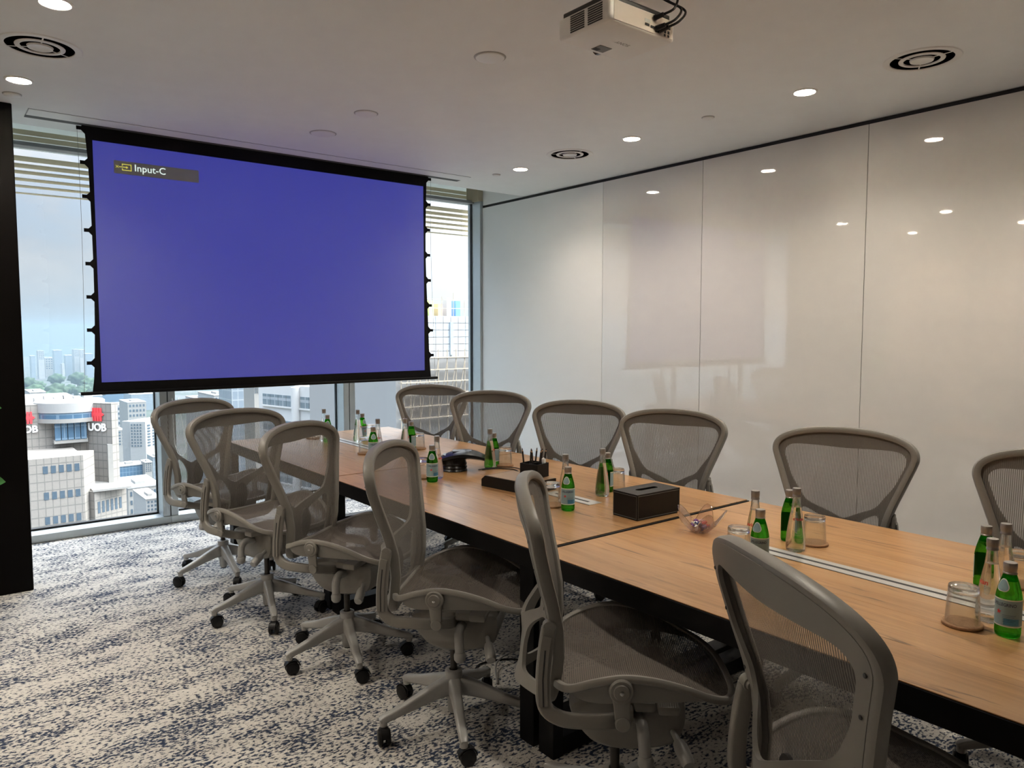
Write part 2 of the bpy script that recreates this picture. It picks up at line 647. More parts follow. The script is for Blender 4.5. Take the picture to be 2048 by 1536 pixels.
M_TUMB = thin_glass('tumbler_glass', (0.965, 0.972, 0.965), 0.05, 0.95, 2.4)
M_TBASE = glass_mat('tumbler_base_glass', (0.97, 0.98, 0.975), 1.45, 0.15)
M_CAP = pmat('silver_cap', (0.36, 0.345, 0.325), 0.38, metal=0.75)
M_CORK = pmat('cork', (0.34, 0.19, 0.095), 0.85, bump=0.6, bscale=300, var=0.35, vscale=180)
M_LABEL = pmat('pale_blue_paper_label', (0.24, 0.36, 0.40), 0.5)
M_LABELB = pmat('blue_label_block', (0.05, 0.22, 0.36), 0.5)
M_CREAM = pmat('cream_label_edge', (0.75, 0.74, 0.64), 0.5)
M_NAVY = pmat('navy_print', (0.02, 0.03, 0.08), 0.5)
M_RED = pmat('red_print', (0.55, 0.03, 0.03), 0.5)
M_LEATHER = pmat('black_leather', (0.0045, 0.0045, 0.0048), 0.42, spec=0.3, bump=0.2, bscale=500)
M_STITCH = pmat('grey_stitching', (0.13, 0.125, 0.115), 0.7)
M_OAK = wood_mat()
M_PANE = pane_mat('window_glass', (0.97, 0.985, 0.99))

# ------------------------------------------------------------------ the room
ZC = 2.815
XR, XL, YW, YB = 4.60, -1.62, 6.46, -2.6

MB().box(XL - 0.2, XR + 0.4, YB - 0.2, YW + 0.2, -0.12, 0.0).build('floor', carpet_mat(), smooth=False)
tag(bpy.data.objects['floor'], 'beige carpet flecked with navy across the room', 'floor', kind='structure')
MB().box(XL - 0.2, XR + 0.035, YB - 0.2, 5.625, ZC, ZC + 0.3).build('ceiling', M_CEIL, smooth=False)
tag(bpy.data.objects['ceiling'], 'smooth off-white plaster ceiling with recessed fittings', 'ceiling', kind='structure')
b_ = MB().box(XL - 0.2, XR + 0.4, 5.60, YW + 0.6, 3.06, 3.12).build('ceiling', M_CEIL, smooth=False)
tag(b_, 'raised blind pocket of the ceiling above the windows', 'ceiling', kind='structure')

wr = empty('wall_right', (0, 0, 0))
tag(wr, 'glossy white glass wall panels along the right side', 'wall', kind='structure')
MB().box(XR + 0.035, XR + 0.3, YB, YW + 0.1, 0, 3.1).build('backing_wall', M_WALL, wr, smooth=False)
MB().box(XR + 0.012, XR + 0.034, YB, 6.30, 0, ZC - 0.002).build('dark_backing', M_BLACK, wr, smooth=False)
edges = [6.297, 4.56, 3.53, 2.298, 1.06, -0.17, -1.40, -2.59]
for i in range(len(edges) - 1):
    y1, y0 = edges[i], edges[i + 1]
    MB().box(XR, XR + 0.012, y0 + 0.0018, y1 - 0.0018, 0.015, 2.788, 0.0008, seg=1).build('panel', M_MATTE if i == 0 else M_BOARD, wr, smooth=False)
MB().box(XR + 0.004, XR + 0.012, 5.63, 6.29, ZC + 0.0, 3.06).build('bulkhead', M_WALL, wr, smooth=False)

w = MB().box(XL - 0.3, XR + 0.4, YB - 0.25, YB, -0.05, ZC + 0.05).build('wall_back', pmat('warm_wall_paint', (0.62, 0.56, 0.50), 0.6), smooth=False)
tag(w, 'plain warm painted wall behind the viewer', 'wall', kind='structure')

wl = empty('wall_left', (0, 0, 0))
tag(wl, 'pale panelled wall opposite the glass panels', 'wall', kind='structure')
MB().box(XL - 0.2, XL - 0.03, YB - 0.2, YW + 0.2, -0.05, 3.1).build('backing_wall', pmat('joint_grey', (0.10, 0.08, 0.07), 0.7), wl, smooth=False)
M_LP = pmat('pinkish_fabric_panel', (0.72, 0.60, 0.50), 0.7)
nyp = int((5.15 - YB) / 0.57)
pm = MB().box(-0.025, 0.0, 0.02, 0.55, 0.02, 0.567, 0.004, seg=1).mesh('panel', M_LP, False)
for i in range(nyp):
    for j in range(4):
        link('panel', pm, wl, (XL - 0.004, 5.13 - (i + 1) * 0.57, 0.45 + j * 0.585))

w = MB().box(XL - 0.03, 0.471, 5.151, 5.33, 0, ZC - 0.001, 0.004, seg=1).build('wall_partition', M_VENEER, smooth=False)
tag(w, 'dark brown veneered partition at the left edge of the window', 'wall', kind='structure')

# ------------------------------------------------------------------ windows
bays = [(XL, 0.06), (0.06, 1.52), (1.52, 3.085), (3.085, 4.575)]
mull = [0.06, 1.52, 3.085]
for i, (x0, x1) in enumerate(bays):
    wn = empty('window_%d' % (i + 1), ((x0 + x1) / 2, YW, 0))
    tag(wn, ['floor-to-ceiling window behind the dark partition', 'window left of the screen overlooking the logo tower', 'middle window mostly hidden by the screen',
             'window between the screen and the white wall'][i], 'window', kind='structure')
    cx = (x0 + x1) / 2
    MB().box(x0 - cx, x1 - cx, -0.006, 0.006, 0.07, 3.06).build('pane', M_PANE, wn, smooth=False)
    s = MB().box(x0 - cx, x1 - cx, -0.17, 0.06, 0.0, 0.058, 0.003, seg=1)
    s.build('sill', M_ALU, wn, smooth=False)
    MB().box(x0 - cx, x1 - cx, -0.02, 0.02, 0.058, 0.072).build('gasket', M_RUB, wn, smooth=False)
    MB().box(x0 - cx, x1 - cx, -0.06, 0.05, 2.846, 2.875, 0.003, seg=1).build('transom', M_ALUD, wn, smooth=False)
for i, x in enumerate(mull):
    m_ = empty('trim_%d' % (i + 1), (x, 6.3, 0))
    tag(m_, ['window mullion behind the dark partition', 'grey window mullion behind the leftmost chair', 'grey window mullion below the screen by the table end'][i], 'mullion', kind='structure')
    MB().box(-0.058, -0.003, 0, 0.20, 0.058, 3.06, 0.003, seg=1).build('mullion_half', M_ALU, m_, smooth=False)
    MB().box(0.003, 0.058, 0, 0.20, 0.058, 3.06, 0.003, seg=1).build('mullion_half', M_ALU, m_, smooth=False)
    MB().box(-0.003, 0.003, 0.012, 0.20, 0.058, 3.06).build('groove', M_RUB, m_, smooth=False)
    for sx in (-1, 1):
        MB().box(sx * 0.062 - 0.004, sx * 0.062 + 0.004, 0.145, 0.175, 0.07, 2.85).build('gasket', M_RUB, m_, smooth=False)
jm = empty('trim_4', (4.575, 6.3, 0))
tag(jm, 'blue-grey window jamb meeting the white wall', 'jamb', kind='structure')
MB().box(0.0, 0.07, 0, 0.22, 0.0, 2.86, 0.003, seg=1).build('jamb_post', M_ALU, jm, smooth=False)
MB().box(-0.008, 0.0, 0.14, 0.172, 0.07, 2.86).build('gasket', M_RUB, jm, smooth=False)
MB().box(-0.03, 0.07, 0.0, 0.2, 2.86, 3.06).build('bulkhead', M_BEIGE, jm, smooth=False)

# slatted louvres at the window heads
for i, (x0, x1) in enumerate(bays):
    if i == 0:
        continue
    if i == 3:
        x1 = 4.72
    bl = empty('window_louvre', ((x0 + x1) / 2, 6.55, 2.9))
    tag(bl, ['', 'beige slatted louvre at the head of the window left of the screen', 'beige slatted louvre behind the top of the screen',
             'beige slatted louvre beside the white wall corner'][i], 'louvre', 'slatted louvres at the window heads')
    hw = (x1 - x0) / 2 - 0.012
    for k in range(3):
        z = 2.990 - 0.043 * k - 2.9
        MB().box(-hw, hw, 0.0, 0.012, z - 0.034, z, 0.002, seg=1).build('slat', M_BEIGE, bl, smooth=False)
    MB().box(-hw, hw, 0.014, 0.017, -0.05, 0.16).build('white_backing', M_WHITE, bl, smooth=False)
    for k, (zt, zb) in enumerate(((2.816, 2.783), (2.761, 2.733), (2.711, 2.69), (2.657, 2.638), (2.606, 2.590), (2.552, 2.542))):
        zc = (zt + zb) / 2 - 2.9
        hz = (zt - zb) / 2
        a = -(math.asin(min(0.9, 2 * hz / 0.06)) - math.radians(8))
        M4 = Matrix.Translation((0, 0.1, zc)) @ Matrix.Rotation(a, 4, 'X')
        MB().box(-hw, hw, -0.03, 0.03, -0.0012, 0.0012, mat=M4).build('slat', M_BEIGE, bl, smooth=False)
    for sx in (-1, 1):
        MB().tube([(sx * (hw - 0.12), 0.1, -0.08), (sx * (hw - 0.12), 0.1, -0.37)], 0.0012, 5).build('ladder_cord', M_WHITE, bl)
o = MB().tube(catmull([(1.555, 6.293, 1.0), (1.553, 6.27, 0.75), (1.56, 6.255, 0.62), (1.60, 6.25, 0.54), (1.64, 6.262, 0.60), (1.62, 6.28, 0.8), (1.60, 6.29, 1.0)], 6), 0.004, 6).build('blind_cord', M_WHITE)
tag(o, 'white looped cord on the mullion behind the leftmost chair', 'cord')

# ------------------------------------------------------------------ ceiling fittings


def downlight(x, y, label):
    r = empty('downlight', (x, y, ZC))
    tag(r, label, 'downlight', 'recessed ceiling downlights')
    MB().lathe([(0.050, -0.001), (0.056, -0.006), (0.064, -0.005), (0.066, 0.0)], 32, flip=True).build('trim_ring', M_PLASTW, r)
    MB().lathe([(0.0001, -0.004), (0.052, -0.004)], 32, flip=True).build('diffuser', pmat('lit_diffuser', (0.9, 0.9, 0.9), 0.5, emit=(1.0, 0.86, 0.66), estr=9.0), r)
    ld = bpy.data.lights.new('downlight_lamp', 'SPOT')
    ld.energy = LAMP_W
    ld.color = LAMP_COL
    ld.spot_size = math.radians(140)
    ld.spot_blend = 1.0
    ld.shadow_soft_size = 0.05
    lo = link('downlight_lamp', ld, r, (0, 0, -0.015))
    return r


for x, y, lb in (
        (0.478, 3.49, 'lit round downlight at the top left edge, near the round vent'),
        (0.462, 4.655, 'lit round downlight above the dark partition'),
        (3.80, 2.255, 'lit round downlight nearest the viewer on the right ceiling row'),
        (3.80, 3.505, 'lit round downlight on the right row, second from the viewer'),
        (3.81, 4.70, 'lit round downlight on the right row, nearest the window'),
        (-1.06, 4.50, 'downlight on the far left row beside the partition, out of view'),
        (-1.06, 3.25, 'downlight on the far left row, second from the partition'),
        (-1.06, 2.0, 'downlight on the far left row, third from the partition'),
        (3.80, 1.0, 'downlight on the right row beside the viewer'),
        (2.15, 1.46, 'downlight just behind the projector, above the upper picture edge')):
    downlight(x, y, lb)


def vent(x, y, label):
    r = empty('air_vent', (x, y, ZC))
    tag(r, label, 'vent', 'round ceiling air vents')
    MB().lathe([(0.137, -0.001), (0.138, -0.0045), (0.144, -0.006), (0.166, -0.004), (0.17, 0.0)], 40, flip=True, caps=False).build('outer_ring', M_PLASTW, r)
    MB().lathe([(0.0001, -0.0006), (0.1375, -0.0006)], 40, flip=True).build('dark_throat', pmat('vent_throat', (0.012, 0.012, 0.012), 0.8, spec=0.1), r)
    MB().lathe([(0.078, -0.001), (0.080, -0.006), (0.086, -0.007), (0.099, -0.004), (0.100, -0.001)], 40, flip=True, caps=False).build('middle_ring', M_PLASTW, r)
    MB().lathe([(0.0001, -0.004), (0.036, -0.004), (0.044, -0.008), (0.050, -0.008), (0.053, -0.001)], 40, flip=True).build('inner_cone', M_PLASTW, r)
    for k in range(3):
        a = k * 2 * PI / 3 + 0.5
        MB().box(0.03, 0.137, -0.003, 0.003, -0.0028, -0.0012, mat=Matrix.Rotation(a, 4, 'Z')).build('spoke', M_PLASTW, r, smooth=False)


vent(0.49, 4.06, 'round white ceiling vent between the two left downlights')
vent(3.79, 1.65, 'large round ceiling vent above the right wall, nearest the viewer')
vent(3.78, 4.09, 'round ceiling vent between two downlights near the right wall')


def disc(x, y, r_, label, cat, name, h=0.008):
    r = empty(name, (x, y, ZC))
    tag(r, label, cat)
    MB().lathe([(0.0001, -h), (r_ * 0.82, -h), (r_ * 0.9, -h * 0.8), (r_ * 0.93, 0.0)], 32, flip=True).build('cover', M_PLASTW, r)
    MB().lathe([(r_ * 0.93, -h * 0.35), (r_, -h * 0.3), (r_ * 1.02, 0)], 32, flip=True).build('rim', pmat('grey_rim', (0.42, 0.41, 0.39), 0.5), r)


disc(2.165, 2.898, 0.075, 'round blank ceiling speaker beside the projector', 'speaker', 'ceiling_speaker')
disc(2.135, 4.084, 0.070, 'round ceiling speaker midway to the projection screen', 'speaker', 'ceiling_speaker')
disc(2.125, 4.663, 0.085, 'round ceiling speaker closest to the projection screen', 'speaker', 'ceiling_speaker')
disc(0.457, 4.95, 0.045, 'small grey detector on the ceiling above the dark partition', 'detector', 'smoke_detector', 0.012)
disc(3.79, 2.878, 0.038, 'small sprinkler cover on the right ceiling row near the nearest downlight', 'sprinkler', 'sprinkler_cover', 0.01)
disc(3.79, 4.988, 0.034, 'small sprinkler cover on the ceiling nearest the window corner', 'sprinkler', 'sprinkler_cover', 0.01)

# ------------------------------------------------------------------ projection screen
SY = 5.40
ps = empty('projection_screen', (2.13, SY, 0))
tag(ps, 'large blue-lit projection screen in a black border hanging before the windows', 'screen')
X0, X1, Z0, Z1 = 0.912 - 2.13, 3.338 - 2.13, 1.200, 2.727
# concave tensioned sides
side = []
for k in range(17):
    t = k / 16
    side.append((1.145 + t * (ZC - 0.01 - 1.145), 0.048 * math.sin(PI * min(1, max(0, t))) if True else 0))
mb = MB()
LB, RB, LT, RT = -1.305, 1.302, -1.262, 1.250
zs = [1.140 + (ZC - 0.001 - 1.140) * k / 20 for k in range(21)]
LE = [(-1.271, 1.140), (-1.258, 1.24), (-1.252, 1.36), (-1.245, 1.55), (-1.241, 1.727), (-1.239, 1.95), (-1.240, 2.205), (-1.244, 2.478), (-1.249, 2.632), (-1.263, 2.83)]
RE = [(1.271, 1.140), (1.262, 1.24), (1.256, 1.327), (1.250, 1.538), (1.242, 1.732), (1.234, 1.928), (1.228, 2.148), (1.229, 2.342), (1.235, 2.584), (1.243, 2.817)]
sd_ = []
for k, z in enumerate(zs):
    t = k / 20
    sd_.append((float(np.interp(z, [q[1] for q in LE], [q[0] for q in LE])), float(np.interp(z, [q[1] for q in RE], [q[0] for q in RE]))))
vs, fs = [], []
for (l, r), z in zip(sd_, zs):
    vs += [(l, 0, z), (r, 0, z), (l, 0.004, z), (r, 0.004, z)]
for k in range(20):
    a, b = 4 * k, 4 * (k + 1)
    fs += [(a, a + 1, b + 1, b), (a + 2, b + 2, b + 3, a + 3), (a, b, b + 2, a + 2), (a + 1, a + 3, b + 3, b + 1)]
mb.add(vs, fs)
mb.build('black_border', M_SCRB, ps, smooth=False)
m, t, b, out = newmat('lit_blue_picture')
tc = N(t, 'ShaderNodeTexCoord')
nz = N(t, 'ShaderNodeTexNoise', ins={'Vector': tc.outputs['Object'], 'Scale': 900.0})
t.links.new(mixc(t, nz.outputs[0], (0.115, 0.12, 0.125), (0.13, 0.135, 0.14)), b.inputs['Base Color'])
b.inputs['Roughness'].default_value = 0.6
b.inputs['Specular IOR Level'].default_value = 0.15
b.inputs['Emission Color'].default_value = (0.0045, 0.0058, 0.055, 1)
b.inputs['Emission Strength'].default_value = 1.0
MB().box(X0, X1, -0.0015, 0.0, Z0, Z1).build('picture_surface', m, ps, smooth=False)
MB().tube([(-1.338, 0.002, 1.132), (1.335, 0.002, 1.132)], 0.012, 10).build('bottom_bar', M_STEEL, ps)
tabm = MB().prism([(0, -0.030), (0.055, -0.012), (0.055, 0.012), (0, 0.030)], -0.003, 0.003, 'y').mesh('tension_tab', M_SCRB, False)
mb = MB().add([(0, -0.004, -0.032), (0, -0.004, 0.032), (0.02, -0.004, 0.011), (0.046, -0.004, 0.011), (0.046, -0.004, -0.011), (0.02, -0.004, -0.011),
               (0, 0.004, -0.032), (0, 0.004, 0.032), (0.02, 0.004, 0.011), (0.046, 0.004, 0.011), (0.046, 0.004, -0.011), (0.02, 0.004, -0.011)],
              [(0, 1, 2, 3, 4, 5), (11, 10, 9, 8, 7, 6), (0, 6, 7, 1), (1, 7, 8, 2), (2, 8, 9, 3), (3, 9, 10, 4), (4, 10, 11, 5), (5, 11, 6, 0)])
tabm = mb.mesh('tension_tab', M_SCRB, False)
for k in range(8):
    z = 1.326 + k * 0.2096
    link('tension_tab', tabm, ps, (float(np.interp(z, [q[1] for q in RE], [q[0] for q in RE])) - 0.002, 0.002, z))
    link('tension_tab', tabm, ps, (float(np.interp(z, [q[1] for q in LE], [q[0] for q in LE])) + 0.002, 0.002, z), (0, PI, 0))
for sx, xb, xt in ((-1, -1.318, -1.300), (1, 1.315, 1.285)):
    MB().tube(catmull([(xb, 0.002, 1.14), (xb - sx * 0.012, 0.002, 1.5), (xt - sx * 0.004, 0.002, 2.2), (xt, 0.002, 2.80)], 4), 0.0012, 5).build('tension_cord', M_ALUD, ps)
# on-screen display
ob = empty('x', (0, 0, 0))
bpy.data.objects.remove(ob)
m_osd = pmat('osd_grey', (0.2, 0.2, 0.2), 0.6, emit=(0.004, 0.004, 0.0045), estr=1.0)
m_txt = pmat('osd_text_white', (0.3, 0.3, 0.3), 0.6, emit=(0.13, 0.16, 0.15), estr=1.0)
m_ylw = pmat('osd_icon_yellow', (0.3, 0.3, 0.2), 0.6, emit=(0.10, 0.092, 0.01), estr=1.0)
osd = MB().box(1.028 - 2.13, 1.549 - 2.13, -0.0030, -0.0016, 2.539, 2.621).build('display_banner', m_osd, ps, smooth=False)


def flat_text(s, size, x, z, y, mat, parent, name, bold=0.0, xs=1.0):
    vs, fs = text_geo(s, size, 0.0, bold)
    xm = sum(v[0] for v in vs) / len(vs)
    mb = MB().add([(x + v[0] * xs, y, z + v[1]) for v in vs], fs)
    return mb.build(name, mat, parent, smooth=False)


flat_text('Input-C', 0.062, 1.243 - 2.13, 2.566, -0.0034, m_txt, osd, 'lettering', 0.0005)
mb = MB()
ix, iz = 1.103 - 2.13, 2.583
for a in ((-0.028, 0.028, 0.016, 0.021), (-0.028, 0.028, -0.021, -0.016), (0.023, 0.028, -0.021, 0.021), (-0.028, -0.023, 0.008, 0.021), (-0.028, -0.023, -0.021, -0.008), (-0.045, 0.0, -0.0025, 0.0025)):
    mb.box(ix + a[0], ix + a[1], -0.0036, -0.0031, iz + a[2], iz + a[3])
mb.add([(ix - 0.004, -0.0036, iz + 0.009), (ix - 0.004, -0.0036, iz - 0.009), (ix + 0.01, -0.0036, iz)], [(0, 1, 2)])
for sg in (-1, 1):
    mb.box(-0.012, 0.012, -0.0036, -0.0031, -0.0015, 0.0015, mat=Matrix.Translation((ix - 0.056, 0, iz)) @ Matrix.Rotation(sg * 0.78, 4, 'Y'))
mb.build('input_icon', m_ylw, osd, smooth=False)
# ceiling slot of the screen
sl = empty('screen_housing', (2.12, 5.3, ZC))
tag(sl, 'flush ceiling slot and cover strip from which the projection screen drops', 'housing')
MB().box(-1.56, 1.56, -0.095, 0.056, -0.003, 0.0).build('cover_strip', M_CEIL, sl, smooth=False)
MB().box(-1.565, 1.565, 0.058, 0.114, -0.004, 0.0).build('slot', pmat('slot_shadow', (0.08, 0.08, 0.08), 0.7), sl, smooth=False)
MB().box(-1.565, -1.561, -0.097, 0.112, -0.002, 0.0).build('end_joint', pmat('joint_line', (0.25, 0.25, 0.25), 0.7), sl, smooth=False)
MB().box(-1.565, 1.565, -0.098, -0.0955, -0.002, 0.0).build('long_joint', pmat('joint_line', (0.25, 0.25, 0.25), 0.7), sl, smooth=False)

# ------------------------------------------------------------------ projector
pj = empty('projector', (2.08, 2.0, 2.6))
tag(pj, 'white projector hung from the ceiling above the table', 'projector')
MB().box(-0.172, 0.172, -0.13, 0.13, 0.0, 0.078, 0.010, seg=3).build('body', M_PLASTW, pj)
MB().box(-0.160, 0.160, -0.118, 0.118, 0.078, 0.098, 0.004).build('shadow_gap', pmat('gap_shade_black', (0.03, 0.03, 0.03), 0.5), pj)  # dark block painted as the shaded gap between body and ceiling mount
sm = MB().box(-0.0012, 0.0012, -0.036, 0.036, -0.0022, 0.0022).mesh('vent_slot', M_DARK, False)
for g in (-0.062, 0.028):
    for k in range(8):
        link('vent_slot', sm, pj, (-0.1725, g, 0.012 + k * 0.0078))
MB().box(-0.150, 0.160, -0.1315, -0.130, 0.006, 0.072, 0.0006, seg=1).build('connector_panel', pmat('projector_rear', (0.52, 0.465, 0.41), 0.5), pj, smooth=False)
for q, (x, z, wx, wz) in enumerate(((0.02, 0.028, 0.011, 0.004), (0.05, 0.026, 0.011, 0.004), (0.075, 0.017, 0.009, 0.004), (0.098, 0.026, 0.007, 0.006), (0.118, 0.026, 0.005, 0.005), (0.136, 0.026, 0.005, 0.005), (0.116, 0.013, 0.004, 0.004), (0.136, 0.013, 0.004, 0.004), (0.14, 0.044, 0.006, 0.006))):
    MB().box(x - wx, x + wx, -0.1335, -0.131, z - wz, z + wz).build('port', M_DARK, pj, smooth=False)
MB().box(0.008, 0.036, -0.1322, -0.1308, 0.036, 0.048).build('nameplate', pmat('grey_plate', (0.4, 0.4, 0.4), 0.5), pj, smooth=False)
MB().box(-0.028, 0.034, 0.055, 0.105, -0.0014, 0.001).build('front_recess', pmat('recess_grey', (0.16, 0.155, 0.14), 0.5), pj, smooth=False)
MB().box(-0.025, 0.0, 0.082, 0.104, -0.0020, -0.0012).build('adjuster_shadow', M_DARK, pj, smooth=False)
vs, fs = text_geo('SONY', 0.026, 0, 0.0004)
MB().add([(0.03 - v[0], -0.012 + v[1], -0.0009) for v in vs], [f[::-1] for f in fs]).build('lettering', pmat('faint_grey_print', (0.30, 0.29, 0.27), 0.5), pj, smooth=False)
MB().cyl((0.06, 0.13, 0.04), (0.06, 0.165, 0.04), 0.030, 0.028, 24).build('lens', pmat('lens_black', (0.02, 0.02, 0.025), 0.1), pj)
MB().box(-0.09, 0.09, -0.05, 0.05, 0.098, 0.108).build('bracket', M_PLASTW, pj, smooth=False)
MB().cyl((0, 0, 0.108), (0, 0, ZC - 2.6), 0.022, 0.022, 16).build('pole', M_PLASTW, pj)
MB().lathe([(0.0001, ZC - 2.6 - 0.012), (0.06, ZC - 2.6 - 0.012), (0.07, ZC - 2.6 - 0.001)], 24, flip=True).build('ceiling_plate', M_PLASTW, pj)
pc = empty('projector_cable', (2.08, 2.0, 2.6))
tag(pc, 'bundle of black cables with plugs on the back of the projector', 'cable')
for k, (xs_, zs_, dx, sag) in enumerate(((0.055, 0.058, 0.02, -0.05), (0.065, 0.024, 0.05, -0.085), (0.085, 0.022, 0.06, -0.075))):
    MB().cyl((xs_, -0.1352, zs_), (xs_ + 0.012, -0.168, zs_ + 0.006), 0.010, 0.008, 10).build('plug', M_RUB, pc)
    MB().tube(catmull([(xs_ + 0.012, -0.166, zs_ + 0.006), (xs_ + 0.03, -0.20, zs_ + 0.02), (xs_ + 0.05 + dx * 0.4, -0.19, zs_ + 0.07), (xs_ + 0.05, -0.13, 0.14), (0.08, -0.08, 0.19), (0.05, -0.03, ZC - 2.6 - 0.002)], 6), 0.0045, 7).build('cable', M_RUB, pc)
# the projector's own beam
ld = bpy.data.lights.new('projector_lamp', 'SPOT')
ld.energy = 6.0
ld.color = (0.10, 0.12, 1.0)
ld.spot_size = math.radians(33)
ld.spot_blend = 1.0
ld.shadow_soft_size = 0.02
lo = link('projector_lamp', ld, pj, (0.06, 0.172, 0.04))
lo.rotation_euler = (Vector((2.05, 5.4, 2.12)) - Vector((2.14, 2.172, 2.64))).to_track_quat('-Z', 'Y').to_euler()

# ------------------------------------------------------------------ tables
TX0, TX1, TZ = 1.708, 3.022, 0.74


def make_table(y0, y1, label, seed, lo=0.003, hi=0.003):
    cx, cy = (TX0 + TX1) / 2, (y0 + y1) / 2
    hw, hl = (TX1 - TX0) / 2, (y1 - y0) / 2
    t = empty('conference_table', (cx, cy, 0))
    tag(t, label, 'table', 'oak conference tables joined end to end')
    fr = MB()
    fr.box(-hw, -hw + 0.05, -hl, hl, TZ - 0.072, TZ - 0.0035, 0.001, seg=1)
    fr.box(hw - 0.05, hw, -hl, hl, TZ - 0.072, TZ - 0.0035, 0.001, seg=1)
    fr.box(-hw + 0.05, hw - 0.05, -hl, -hl + 0.05, TZ - 0.072, TZ - 0.0035, 0.001, seg=1)
    fr.box(-hw + 0.05, hw - 0.05, hl - 0.05, hl, TZ - 0.072, TZ - 0.0035, 0.001, seg=1)
    fr.build('apron', M_STEEL, t, smooth=False)
    MB().box(-hw + 0.051, hw - 0.051, -hl + 0.051, hl - 0.051, TZ - 0.030, TZ - 0.0032).build('core_board', M_STEEL, t, smooth=False)
    rng = random.Random(seed)
    ws = [rng.uniform(0.10, 0.24) for _ in range(8)]
    k = (2 * hw - 0.006) / sum(ws)
    x = -hw + 0.003
    for wv in ws:
        wv *= k
        MB().box(-wv / 2 + 0.0002, wv / 2 - 0.0002, -hl + lo, hl - hi, -0.0030, 0.0, 0.0006, seg=1).build('plank', M_OAK, t, (x + wv / 2, 0, TZ), smooth=False)
        x += wv
    for sx in (-1, 1):
        for sy in (-1, 1):
            xx = sx * (hw - 0.026)
            yy = sy * (hl - 0.05)
            MB().box(xx - 0.025, xx + 0.025, yy - 0.04, yy + 0.04, 0.0, TZ - 0.07, 0.002, seg=1).build('leg', M_STEEL, t, smooth=False)
    for sy in (-1, 1):
        yy = sy * (hl - 0.05)
        MB().box(-hw + 0.051, hw - 0.051, yy - 0.04, yy + 0.04, 0.004, 0.07, 0.002, seg=1).build('floor_bar', M_STEEL, t, smooth=False)
    return t


make_table(3.757, 5.46, 'oak and black steel table section nearest the windows', 3)
make_table(2.020, 3.750, 'middle oak table section carrying the tissue box and phone', 11, 0.010, 0.003)
make_table(0.285, 2.010, 'oak table section nearest the viewer with a long power strip', 23, 0.003, 0.010)


def power_strip(x, y0, y1, label):
    s = empty('power_track', (x, (y0 + y1) / 2, TZ))
    tag(s, label, 'power strip', 'power strips let into the tables')
    h = (y1 - y0) / 2
    MB().box(-0.040, 0.040, -h, h, 0.0003, 0.0025, 0.0006, seg=1).build('cover', pmat('brushed_aluminium', (0.62, 0.62, 0.60), 0.32, metal=0.5), s, smooth=False)
    MB().box(-0.007, 0.007, -h + 0.045, h - 0.045, 0.0026, 0.0032).build('slot', M_DARK, s, smooth=False)
    MB().box(-0.0425, -0.0405, -h, h, 0.0002, 0.0012).build('edge_line', M_DARK, s, smooth=False)


power_strip(2.365, 4.25, 5.12, 'brushed aluminium power strip in the table nearest the windows')
power_strip(2.395, 2.405, 2.725, 'short brushed aluminium power plate before the black desk tray')
power_strip(2.372, 0.52, 1.66, 'long brushed aluminium power strip in the table nearest the viewer')

# ------------------------------------------------------------------ office chairs
OUT = [(0, .50), (.10, .50), (.152, .512), (.172, .56), (.180, .64), (.194, .72), (.216, .79), (.243, .86), (.266, .92), (.282, .962),
       (.289, .992), (.281, 1.022), (.252, 1.047), (.196, 1.068), (.11, 1.082), (0, 1.087)]
half = catmull([(x, 0, z) for x, z in OUT], 4)
outl = [(p.x, p.z) for p in half] + [(-p.x, p.z) for p in reversed(half[1:-1])]
YBZ = [(.48, -.215), (.56, -.195), (.64, -.187), (.72, -.192), (.80, -.210), (.88, -.234), (.96, -.256), (1.04, -.272), (1.10, -.282)]


def yb(z):
    for (a, ya), (b, yb_) in zip(YBZ, YBZ[1:]):
        if z <= b:
            t = max(0, (z - a) / (b - a))
            return ya + (yb_ - ya) * t
    return YBZ[-1][1]


def bsurf(x, z, off=0.0):
    return (x, yb(z) + 0.42 * x * x + off, z)


def smooth01(a, b, v):
    t = min(1, max(0, (v - a) / (b - a)))
    return t * t * (3 - 2 * t)


def rounded(poly, per=5):
    return [(p.x, p.z) for p in catmull([(x, 0, z) for x, z in poly], per, True)]


op = [(0, .690), (.018, .696), (.075, .728), (.140, .765), (.178, .815), (.215, .87), (.238, .925), (.253, .965), (.248, .992), (.215, 1.011), (.13, 1.012), (0, 1.008)]
OPEN = rounded(op + [(-x, z) for x, z in reversed(op[1:-1])])
lo_ = [(.156, .735), (.158, .67), (.150, .60), (.135, .545), (.085, .535), (.045, .55), (.040, .62), (.062, .670), (.105, .712)]
LOW1 = rounded(lo_)
LOW2 = [(-x, z) for x, z in LOW1]


